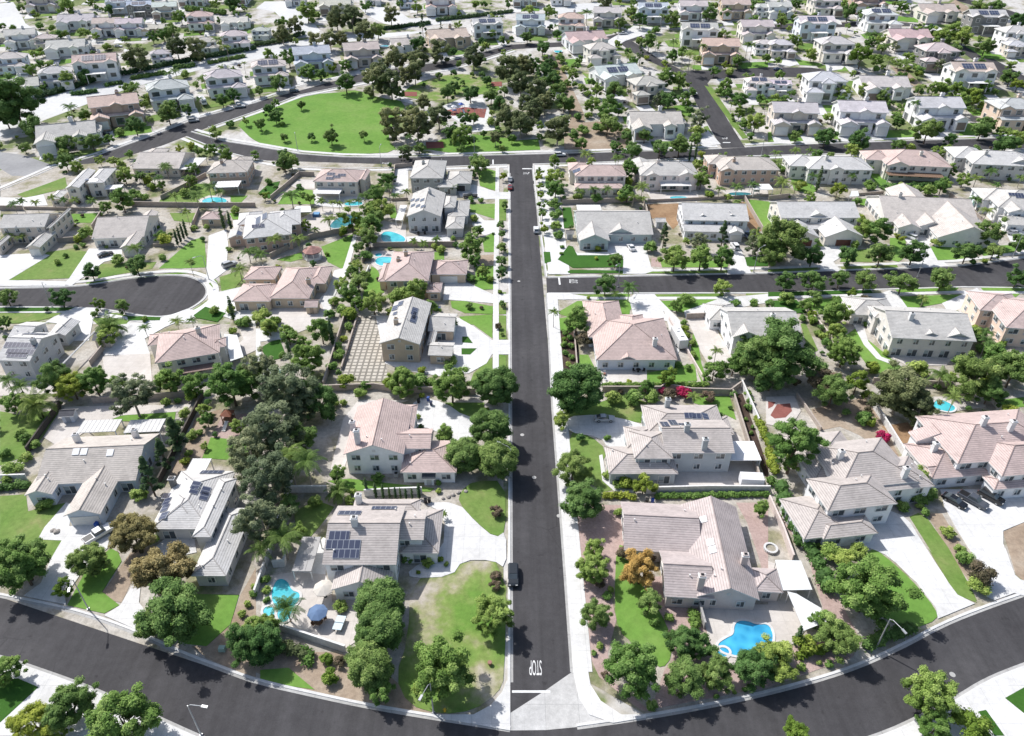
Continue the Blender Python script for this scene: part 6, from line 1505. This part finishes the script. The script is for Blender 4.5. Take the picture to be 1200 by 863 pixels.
car('suv', '00', 480, 618, 160, BLK, 'dark car on the drive of the pink house by the bend')
car('suv', '02', 835, 428, -72, WHT, 'white SUV at the bend of the side street by the corner lots')
car('pickup', '02', 510, 155, 10, WHT, 'white pickup below the top row above the park')
car('suv', '03', 515, 607, 95, WHT, 'white van on a drive before the black-garaged right block')
car('sedan', '03', 605, 652, 3, SLV, 'silver car parked along the cross street among dark trees')
car('suv', '03', 355, 295, 20, (.3,.3,.31), 'small grey car near the end of the right cul-de-sac')
car('sedan', '03', 405, 335, 20, BLK, 'black car below the end of the right cul-de-sac')
car('suv', '00', 580, 180, -10, BLK, 'black car in the hillside court left of the arterial')
car('sedan', '00', 510, 165, -20, BLK, 'dark car beside the pink hillside house')
car('sedan', '00', 545, 212, -15, WHT, 'white car in the lower hillside court')
car('sedan', '00', 430, 232, 20, (.08,.1,.14), 'dark car beside the pale blue hillside house')
car('sedan', '03', 45, 318, 5, BLU, 'blue car at the mouth of the right cul-de-sac')
car('sedan', '03', 710, 127, 5, GRY, 'grey car on the far court above the right block')
car('suv', '02', 900, 120, 5, BLK, 'black car on the far street below the tan house')
car('sedan', '01', 1130, 228, 15, BLK, 'black car at the end of the street behind the park')
car('suv', '02', 220, 712, 5, WHT, 'white car half hidden by trees on the cross street')
# ---------------------------------------------------------------- street furniture
def lamp(u, v, tu, tv, label, arm=2.4, hgt=8.2):
    """street lamp whose base stands at (u, v) and whose arm points from there towards (tu, tv) in plan"""
    p = G(u, v); q = G(tu, tv, hgt); d = Vector((q.x-p.x, q.y-p.y, 0))
    a = math.atan2(d.y, d.x); r = empty('street_lamp', (p.x, p.y, terrain(p.y)+.14), a); tag(r, label, 'street lamp', 'street lamps along the roads')
    k = _cache.get('lamp')
    if not k:
        P = MB('metal'); P.tube([(0,0,0), (0,0,hgt*.5), (0,0,hgt-.5)], [.13, .10, .075], 8); P.box((0,0,-.05), (.4,.4,.2))
        A = MB('metal'); A.tube([(0,0,hgt-.6), (.5,0,hgt-.1), (arm,0,hgt+.15)], [.07,.06,.05], 6)
        H = MB('metal', 'white'); H.box((arm+.35,0,hgt+.06), (.9,.34,.16)); H.box((arm+.4,0,hgt+.02), (.5,.24,.038), 1)
        k = _cache['lamp'] = (P.mesh('pole'), A.mesh('arm'), H.mesh('lamp_head'))
    for n, m in zip(('pole', 'arm', 'lamp_head'), k): mesh_obj(n, m, r)
LAMPS = [('104,714.4', '82,690', 'street lamp at the kerb beside the small lime tree on the lower left bend'), ('1026,761', '1056,738', 'street lamp on the right bend standing before a dark hedge'),
 ('508,836', '497,812', 'street lamp under the big leafy tree at the bottom left corner lawn'), ('236,862', '243,830', 'street lamp on the lower pavement at the bottom edge of the photo'),
 ('598.5,560', '585,520', 'street lamp among round street trees on the left of the main street'), ('245,328', '228,303', 'street lamp at the right end of the cul-de-sac'),
 ('61,360', '55,335', 'street lamp on the near kerb of the cul-de-sac'), ('724,337', '716,318', 'street lamp across from the columned grey corner house'),
 ('883,320', '893,290', 'street lamp before the pale house with dark conifers'), ('1075,325', '1068,306', 'street lamp between round trees on the right cross street'),
 ('1186,303', '1197,275', 'street lamp near the right edge beside tall palms'), ('349,177', '346,160', 'street lamp on the park side of the loop street'), ('447,196', '445,172', 'street lamp on the loop street opposite the park trees'),
 ('556,181', '553,160', 'street lamp at the park corner near the main street'), ('724,46', '722,25', 'street lamp by the top corner of the side street'), ('752,38', '750,26', 'street lamp above the side street near the pale blue house'),
 ('801,103', '799,88', 'street lamp at the inner bend by the corner lots'), ('892,182', '891,164', 'street lamp at the side street mouth on the cross street'), ('768,62', '766,46', 'street lamp halfway along the side street palms'), ('249,170', '246,152', 'street lamp at the mouth of the loop street'), ('235,72', '236,62', 'street lamp by the arterial hedge')]
for a, b, l in LAMPS: lamp(*map(float, a.split(',')), *map(float, b.split(',')), l)
def small(name, cat, c, x, y, parts, label, rot=0, z=.17, group=None):
    """parts: (part name, MB, colour)"""
    u, v = Z(c, x, y); p = G(u, v, .3); r = empty(name, (p.x, p.y, terrain(p.y)+z), R(rot)); tag(r, label, cat, group)
    for n, mb, col in parts: mesh_obj(n, mb.mesh(n), r, col)
    return r
def hyd():
    b = MB('yellow'); b.tube([(0,0,0), (0,0,.08)], .2, 10); b.tube([(0,0,.08), (0,0,.62)], .14, 10); b.tube([(0,0,.62), (0,0,.8)], [.16,.05], 10)
    n = MB('yellow'); n.tube([(-.26,0,.45), (.26,0,.45)], .07, 8); n.tube([(0,-.25,.45), (0,0,.45)], .09, 8); return [('barrel', b, None), ('nozzle', n, None)]
small('fire_hydrant', 'hydrant', '41', 868, 745, hyd(), 'yellow fire hydrant on the lower left corner lawn', z=.15)
def ub(x, y, z): 
    b = MB('plastic'); b.box((x, y, z), (1.1, .8, .8), 0, 0, .9); return b
small('utility_box', 'utility box', '40', 1022, 463, [('cabinet', ub(0,0,0), (.30,.42,.37))], 'pale green utility box on bare soil by the lower left kerb', z=.07)
def bin_parts(col):
    b = MB('plastic'); b.hexa([Vector(q) for q in ((-.24,-.28,.08),(.24,-.28,.08),(.24,.28,.08),(-.24,.28,.08))], [Vector(q) for q in ((-.3,-.36,1.0),(.3,-.36,1.0),(.3,.36,1.0),(-.3,.36,1.0))])
    l = MB('plastic'); l.box((0,.02,1.0), (.66,.82,.07), 0, 0, .92); w = MB('tyre')
    w.tube([(-.3,.3,.12), (.3,.3,.12)], .12, 8); return [('bin', b, col), ('lid', l, tuple(x*.9 for x in col)), ('wheel', w, None)]
BINS = [('32',645,428,(.03,.07,.30),'blue rubbish bin between the hedge and the mauve roof'), ('32',620,428,(.03,.03,.03),'black rubbish bin left of the blue one by the mauve roof'), ('30',447,537,(.03,.10,.40),'blue bin on the drive before the three-skylight garage'),
 ('31',780,428,(.02,.02,.02),'black bin at the top of the taupe-roofed drive'), ('31',797,424,(.02,.02,.02),'second black bin at the top of the taupe-roofed drive, nearer the house door'),
 ('21',748,478,(.02,.02,.02),'black bin by the beige wall behind the pink-tiled garage'), ('21',792,468,(.05,.10,.32),'blue bin behind the pink-tiled white house'), ('21',805,488,(.04,.05,.10),'dark bin right of the blue bin behind the pink-tiled house'), ('22',945,535-400,(.05,.08,.30),'blue bin beside the striped grey-tiled house'),
 ('32',745,300,(.02,.02,.02),'black bin at the grey-green house corner'), ('11',820,722,(.02,.02,.03),'dark bin beside the tan solar house entry'), ('11',845,722,(.03,.05,.2),'navy bin beside the tan solar house entry'), ('11',747,372,(.02,.02,.02),'left black bin against the kidney-pool house'), ('11',776,370,(.02,.02,.02),'right black bin against the kidney-pool house')]
for c, x, y, col, l in BINS: small('rubbish_bin', 'bin', c, x, y, bin_parts(col), l, random.uniform(-20, 20))
def umbrella(c, x, y, col, label, r=1.7):
    u, v = Z(c, x, y); p = G(u, v, 2.5); e = empty('parasol', (p.x, p.y, .17), R(20)); tag(e, label, 'parasol')
    k = MB('cloth'); n = 8
    ring = [Vector((math.cos(2*math.pi*i/n)*r, math.sin(2*math.pi*i/n)*r, 2.25)) for i in range(n)]; top = Vector((0,0,2.85)); mid = [q*.5+Vector((0,0,1.47)) for q in ring]
    for i in range(n):
        j = (i+1) % n; k.face([ring[i], ring[j], mid[j], mid[i]]); k.face([mid[i], mid[j], top]); k.face([ring[i], ring[i]-Vector((0,0,.15)), ring[j]-Vector((0,0,.15)), ring[j]])
    mesh_obj('canopy', k.mesh('canopy'), e, col); q = MB('metal'); q.tube([(0,0,.1), (0,0,2.85)], .035, 6); mesh_obj('pole', q.mesh('pole'), e); b = MB('black'); b.tube([(0,0,0), (0,0,.12)], .32, 12); mesh_obj('base', b.mesh('base'), e)
    ribs = MB('trim')
    for q in ring: ribs.tube([q*.98+Vector((0,0,-.02)), (0,0,2.78)], .02, 4)
    mesh_obj('ribs', ribs.mesh('ribs'), e)
umbrella('41', 282, 292, (.13,.20,.33), 'faded blue octagonal parasol over the pool patio table')
umbrella('41', 310, 180, (.58,.54,.48), 'beige parasol beside the house wall above the pool', 1.8)
def table_parts(r=.75, col='wood'):
    t = MB(col); t.tube([(0,0,.7), (0,0,.76)], r, 16); l = MB('black'); l.tube([(0,0,0), (0,0,.7)], [.3,.06], 8); return [('table_top', t, None), ('pedestal', l, None)]
def chair_parts(mat='black'):
    s = MB(mat); s.box((0,0,.42), (.55,.55,.07)); b = MB(mat); b.box((0,.27,.49), (.55,.06,.5)); P = [('seat', s, None), ('backrest', b, None)]
    for x in (-.23,.23):
        for y in (-.23,.23): l = MB(mat); l.box((x,y,0), (.05,.05,.42)); P.append(('leg', l, None))
    return P
small('patio_table', 'table', '41', 290, 345, table_parts(), 'round wooden table under the faded blue parasol')
for x, y, a, l in ((265,352,60,'left'), (292,338,150,'rear'), (318,325,-60,'right'), (262,330,100,'far left')):
    small('patio_chair', 'chair', '41', x, y, chair_parts('yellow' if l == 'rear' else 'wood'), f'patio chair on the {l} side of the blue parasol table', a)
def pingpong():
    t = MB('plastic'); t.box((0,0,.76), (1.5,2.7,.06)); P = [('table_top', t, (.55,.66,.70))]
    for x in (-.6,.6):
        for y in (-1.1,1.1): l = MB('black'); l.box((x,y,0), (.07,.07,.76)); P.append(('leg', l, None))
    n = MB('white'); n.box((0,0,.82), (1.6,.03,.15)); P.append(('net', n, None)); return P
small('table_tennis_table', 'table', '41', 385, 352, pingpong(), 'pale blue table tennis table on the pool patio', -8)
def shade(c, quad, label, hh=2.7):
    P = [G(*p, hh) for p in pts(c, quad)]; cx = sum((p for p in P), Vector())/len(P); e = empty('shade_canopy', (cx.x, cx.y, .17)); tag(e, label, 'canopy')
    k = MB('paintwork'); k.hexa([Vector((p.x-cx.x, p.y-cx.y, hh-.1)) for p in P], [Vector((p.x-cx.x, p.y-cx.y, hh)) for p in P]); mesh_obj('canopy_roof', k.mesh('canopy_roof'), e, (.66,.67,.66))
    for p in P:
        l = MB('trim'); l.box(((p.x-cx.x)*.93, (p.y-cx.y)*.93, 0), (.14,.14,hh-.105)); mesh_obj('post', l.mesh('post'), e)
shade('43', '65,195 203,192 150,58 32,55', 'pale grey rectangular shade canopy beside the ivy hedge'); shade('43', '165,380 268,340 240,275 130,210 88,200', 'pale grey pointed shade canopy below the rectangular one')
shade('11', '165,270 255,268 250,240 185,240', 'small grey gazebo roof on the lagoon pool terrace', 2.8); shade('02', '310,328 360,325 352,308 312,310', 'white square pergola on the gravel slope by the corner lots'); shade('13', '375,195 420,192 415,168 385,168', 'white arbour among backyard palms'); shade('12', '1110,172 1140,172 1138,150 1112,150', 'tiny pale pergola behind the terracotta house')
shade('20', '1040,200 1150,290 1100,310 1050,310 1010,170' if False else '1030,165 1090,170 1120,270 1060,290', 'weathered slatted pergola right of the angled coral-roofed house')
# octagonal gazebo
def gazebo():
    u, v = Z('11', 262, 468); p = G(u, v, 1.0); e = empty('gazebo', (p.x, p.y, .15), .3); tag(e, 'white octagonal gazebo with pink roof on the narrow green strip', 'gazebo')
    k = MB('roof_tile'); n = 8; r = 3.1; ring = [Vector((math.cos(2*math.pi*i/n)*r, math.sin(2*math.pi*i/n)*r, 2.7)) for i in range(n)]; top = Vector((0,0,4.3))
    for i in range(n):
        j = (i+1) % n; w = (ring[j]-ring[i]).length; k.face([ring[i], ring[j], top], 0, [(0,0),(w,0),(w/2,3.3)]); k.face([ring[i]-Vector((0,0,.2)), ring[j]-Vector((0,0,.2)), ring[j], ring[i]])
    mesh_obj('roof', k.mesh('roof'), e, (.42,.24,.21))
    pm = MB('white'); pm.box((0,0,0), (.2,.2,2.65)); pm = pm.mesh('post'); rl = MB('white'); rl.box((0,0,.85), (1.9,.08,.1)); rl.box((0,0,.15), (1.9,.05,.62)); rl = rl.mesh('railing')
    for i in range(n):
        a = 2*math.pi*i/n; mesh_obj('post', pm, e, None, (math.cos(a)*2.7, math.sin(a)*2.7, 0))
        if i: a += math.pi/n; mesh_obj('railing', rl, e, None, (math.cos(a)*2.45, math.sin(a)*2.45, 0), a+math.pi/2)
    f = MB('kerb'); f.hexa([Vector((q.x*.95,q.y*.95,0)) for q in ring], [Vector((q.x*.95,q.y*.95,.12)) for q in ring]); mesh_obj('floor', f.mesh('floor'), e)
gazebo()
# sheds (small gabled garden buildings)
def shed(c, x, y, w, d, h, roofc, wallc, label, rot=0):
    u, v = Z(c, x, y); p = G(u, v, h*.6); e = empty('garden_shed', (p.x, p.y, terrain(p.y)+.1), R(rot)); tag(e, label, 'shed'); build_house(e, [('x', h, -w/2, -d/2, w/2, d/2, .5)], roofc, wallc, (), True, '')
    k = MB('paintwork'); k.box((0, -d/2+.40, .05), (1.0,.08,1.9)); mesh_obj('door', k.mesh('door'), e, tuple(x*.7 for x in wallc))
shed('11', 262, 705, 3.8, 4.2, 2.5, PINK2, TANW, 'tan garden shed with pink roof beside the hacienda terrace'); shed('12', 265, 375, 2.8, 2.8, 2.2, (.25,.24,.23), GREYW, 'small grey shed left of the columned corner house')
shed('20', 320, 540, 3.4, 2.8, 2.2, (.10,.10,.11), (.42,.45,.50), 'small bluish shed behind the three-skylight house', 5); shed('31', 797, 318, 2.8, 2.2, 2.1, (.06,.07,.08), (.6,.62,.66), 'pale shed with dark roof against the pink-tiled garage')
shed('12', 680, 320, 3.6, 3.2, 2.4, LGRAY, (.6,.6,.6), 'pale shed between the columned house and the dark conifers'); shed('20', 485, 190, 4.6, 4.0, 2.6, (.16,.16,.17), BEIGE, 'dark-roofed shed beside the stout palm near the cul-de-sac')
small('sheet_covered_trailer', 'trailer', '32', 1095, 345, [('box_body', (lambda b: (b.box((0,0,.5), (4.6,2.3,2.0), 0, 0, .97), b)[1])(MB('paintwork')), (.75,.75,.76)), ('chassis', (lambda b: (b.box((0,0,.28), (4.4,1.9,.22)), b.tube([(-1,-1.0,.3),(-1,1.0,.3)], .3, 12), b)[2])(MB('black')), None)], 'white box trailer parked on the grey-green house patio', -4)
# play frame, playground, fire pit, basins
def tower(h, cols):
    P = []
    for x in (-1,1):
        for y in (-1,1): b = MB('paintwork'); b.tube([(x,y,0),(x,y,h)], .09, 6); P.append(('post', b, cols[0]))
    d = MB('paintwork'); d.box((0,0,h*.45), (2.1,2.1,.12)); P.append(('deck', d, cols[1]))
    r = MB('paintwork'); q = [Vector((x*1.3,y*1.3,h)) for x, y in ((-1,-1),(1,-1),(1,1),(-1,1))]; t = Vector((0,0,h+.9))
    for i in range(4): r.face([q[i], q[(i+1) % 4], t])
    P.append(('roof', r, cols[2])); s = MB('paintwork'); s.hexa([Vector(v) for v in ((.95,-.4,h*.45),(.95,.4,h*.45),(3.4,.4,.1),(3.4,-.4,.1))], [Vector(v) for v in ((.95,-.4,h*.45+.1),(.95,.4,h*.45+.1),(3.4,.4,.2),(3.4,-.4,.2))]); P.append(('slide', s, cols[3])); return P
small('play_tower', 'playground equipment', '01', 945, 515, tower(3.6, ((.7,.7,.7),(.4,.08,.08),(.05,.10,.35),(.7,.7,.72))), 'blue roofed play tower with slide in the park playground', -60, .21)
small('play_tower', 'playground equipment', '01', 912, 520, tower(3.0, ((.7,.7,.7),(.1,.2,.4),(.65,.65,.68),(.5,.1,.1))), 'white roofed play tower left of the blue one in the park', 200, .21)
def swing():
    P = []
    for x in (-2,2):
        for y in (-.8,.8): b = MB('metal'); b.tube([(x,y,0),(x,0,2.5)], .06, 6); P.append(('leg', b, None))
    t = MB('metal'); t.tube([(-2,0,2.5),(2,0,2.5)], .06, 6); P.append(('crossbar', t, None))
    for x in (-.8,.8):
        s = MB('black'); s.box((x,0,.5), (.5,.2,.05)); s.tube([(x-.22,0,.5),(x-.22,0,2.5)], .02, 4); s.tube([(x+.22,0,.5),(x+.22,0,2.5)], .02, 4); P.append(('swing_seat', s, None))
    return P
small('swing_set', 'playground equipment', '01', 1025, 520, swing(), 'metal swing set on the red playground surface', 10, .21)
small('play_tower', 'playground equipment', '30', 1055, 55, tower(2.6, ((.2,.11,.06),(.2,.11,.06),(.25,.10,.06),(.72,.70,.66))), 'wooden play tower with pale slide on the pink gravel backyard', -95, .08)
def firepit():
    o = MB('kerb'); n = 20
    for i in range(n):
        a = 2*math.pi*i/n; o.box((math.cos(a)*1.1, math.sin(a)*1.1, 0), (.38,.34,.45), 0, a)
    f = MB('soil'); f.tube([(0,0,.05),(0,0,.2)], .9, 16); return [('stone_ring', o, None), ('ash_bed', f, None)]
small('fire_pit', 'fire pit', '33', 12, 640, firepit(), 'round pale stone fire pit on the pink patio beside the mauve house')
def cond(): 
    b = MB('metal', 'black'); b.box((0,0,.05), (.9,.9,.85)); b.tube([(0,0,.9),(0,0,.93)], .34, 12, 1); return [('casing', b, None)]
for c, x, y, l in (('32', 655, 335, 'left'), ('32', 682, 333, 'right')): small('air_conditioner', 'air conditioner', c, x, y, cond(), f'{l} of two grey outdoor air conditioners below the grey-green house')
small('air_conditioner', 'air conditioner', '31', 645, 305, cond(), 'grey outdoor air conditioner against the pink-tiled white house')
def urn(): b = MB('plastic'); b.tube([(0,0,0),(0,0,.1),(0,0,.5),(0,0,.62)], [.2,.28,.38,.34], 12); return [('pot', b, (.30,.16,.12))]
for c, x, y, l in (('41', 1075, 530, 'on the corner lawn'), ('22', 425, 350, 'on the lavender house patio'), ('23', 655, 615, 'by the bare brown backyard')): small('planter_pot', 'pot', c, x, y, urn(), f'round clay planter pot {l}')
small('patio_table', 'table', '22', 580, 335, table_parts(.6, 'black'), 'dark round table under the lavender house windows')
for x, y, a in ((440,322,0), (468,320,0), (560,335,30), (605,335,-30)): small('patio_chair', 'chair', '22', x, y, chair_parts(), 'dark patio chair beneath the lavender house windows', a, group='dark chairs on the lavender house patio')
for i, (x, y) in enumerate(((425,345),(430,375),(410,360))): small('patio_chair', 'chair', '22', x, y, chair_parts('white'), 'white garden chair beside the lavender house corner path', i*40, group='white chairs by the corner path')
def box_sign(): b = MB('paintwork'); b.box((0,0,0), (2.4,1.3,.5)); return [('tub', b, (.10,.35,.55))]
small('hot_tub', 'hot tub', '11', 278, 285, [('shell', (lambda b: (b.box((0,0,0), (2.2,2.2,.9)), b)[1])(MB('paintwork')), (.06,.16,.33)), ('cover', (lambda b: (b.box((0,0,.902), (2.3,2.3,.1)), b)[1])(MB('paintwork')), (.14,.30,.50))], 'blue covered hot tub beside the small grey gazebo roof')
# boulders edging the terraced bed
def rock(c, x, y, s, label):
    bm = bmesh.new(); bmesh.ops.create_icosphere(bm, subdivisions=2, radius=s)
    for v in bm.verts: v.co *= random.uniform(.78, 1.12); v.co.z *= .65
    me = bpy.data.meshes.new('boulder'); bm.to_mesh(me); bm.free(); me.materials.append(M['block']); u, v = Z(c, x, y); p = G(u, v); o = mesh_obj('boulder', me, None, (.36,.33,.30), (p.x, p.y, .2)); tag(o, label, 'rock', 'garden boulders')
for c, x, y, s in (('31', 905, 395, .5), ('31', 885, 405, .45), ('31', 930, 385, .5), ('31', 965, 380, .45), ('31', 860, 412, .4)): rock(c, x, y, s, 'pale boulder edging the corner lawn above the taupe-roofed drive')
for c, x, y, s in (('30', 262, 567, .7), ('30', 245, 560, .5)): rock(c, x, y, s, 'dark boulder in the small bed beside the three-skylight garage')
# ---------------------------------------------------------------- labels of trees and shrubs: kind, size, and the nearest thing one can find
SPOTS = [('the park lawn', G(370, 145)), ('the playground', G(545, 128)), ('the cul-de-sac', G(150, 345)), ('the stop line corner', G(610, 800)), ('the gravel path', G(680, 110)), ('the arterial hedge', G(210, 80)), ('the parking lot', G(30, 185)), ('the main street middle', G(622, 440)), ('the main street top', G(612, 240)),
         ('the lower left bend', G(130, 770)), ('the lower right bend', G(1090, 760)), ('the loop street', G(330, 178))]
groups = {}
for t in TREES:
    root, xy, px, adj, word, uv = t
    cand = [(((h['p'].xy-xy).length), h['short'], h['p'].xy) for h in HOUSES]+[((s[1].xy-xy).length*.8, s[0], s[1].xy) for s in SPOTS]
    d, sh, q = min(cand, key=lambda c: c[0]); dv = xy-q
    rel = ('right of' if dv.x > 0 else 'left of') if abs(dv.x) > abs(dv.y) else ('behind' if dv.y > 0 else 'in front of')
    m = px/pxm(Vector((xy.x, xy.y, terrain(xy.y))))
    big = {'shrub': (1.4, 2.6), 'bougainvillea': (1.4, 2.6), 'bush': (1.4, 2.6), 'palm': (3, 6.5), 'cypress': (1, 1.6)}.get(word, (4.2, 7.5))
    size = 'small' if m < big[0] else ('large' if m > big[1] else 'medium')
    t.append(f'{size} {adj} {word} {rel} {sh}'); groups.setdefault(t[-1], []).append(t)
for lab, g in groups.items():
    g.sort(key=lambda t: t[5][0]); w = len(lab.split())
    for i, t in enumerate(g):
        l = lab
        if len(g) > 1:
            o = 'leftmost' if i == 0 else ('rightmost' if i == len(g)-1 else f'{ORD[i]} from left' if i < len(ORD) else f'{i} from left')
            l = f'{lab}, {o}'
        ws = l.split()
        if len(ws) > 16: ws = [x for x in ws if x != 'the']
        while len(ws) > 16: ws = ws[1:]
        l = ' '.join(ws)
        tag(t[0], l, 'shrub' if t[4] in ('shrub', 'bougainvillea', 'bush') else 'tree')
# ---------------------------------------------------------------- camera, sun and sky
cam = bpy.data.cameras.new('camera'); co = bpy.data.objects.new('camera', cam); COL.objects.link(co)
cam.sensor_width = 36; cam.sensor_fit = 'HORIZONTAL'; cam.lens = FPX/1200*36; cam.clip_end = 8000; cam.clip_start = 1
co.location = (0, 0, CAMH); co.rotation_euler = (math.pi/2-PITCH, 0, 0); sc.camera = co
EL, AZ = R(50), math.atan2(.63, -.78)
sd = Vector((math.cos(EL)*math.cos(AZ), math.cos(EL)*math.sin(AZ), math.sin(EL)))
sl = bpy.data.lights.new('sun', 'SUN'); sl.energy = 5.0; sl.angle = R(.53); sl.color = (1, .98, .955)
so = bpy.data.objects.new('sun', sl); COL.objects.link(so); so.rotation_euler = sd.to_track_quat('Z', 'Y').to_euler(); so.location = (0, 0, 200)
w = bpy.data.worlds.new('World'); sc.world = w; w.use_nodes = True
nt = w.node_tree; st = nt.nodes.new('ShaderNodeTexSky'); st.sky_type = 'NISHITA'; st.sun_disc = False; st.sun_elevation = EL; st.sun_rotation = math.pi/2-AZ; st.dust_density = 2.2; st.air_density = 1.0; st.ozone_density = 1.0
bg = nt.nodes['Background']; bg.inputs['Strength'].default_value = .15; nt.links.new(st.outputs[0], bg.inputs['Color'])
sc.view_settings.view_transform = 'Standard'; sc.view_settings.look = 'None'; sc.view_settings.exposure = 0; sc.view_settings.gamma = 1
sc.cycles.max_bounces = 5; sc.cycles.diffuse_bounces = 3; sc.cycles.glossy_bounces = 2; sc.cycles.transmission_bounces = 2; sc.cycles.transparent_max_bounces = 4
sc.cycles.use_denoising = False if False else True
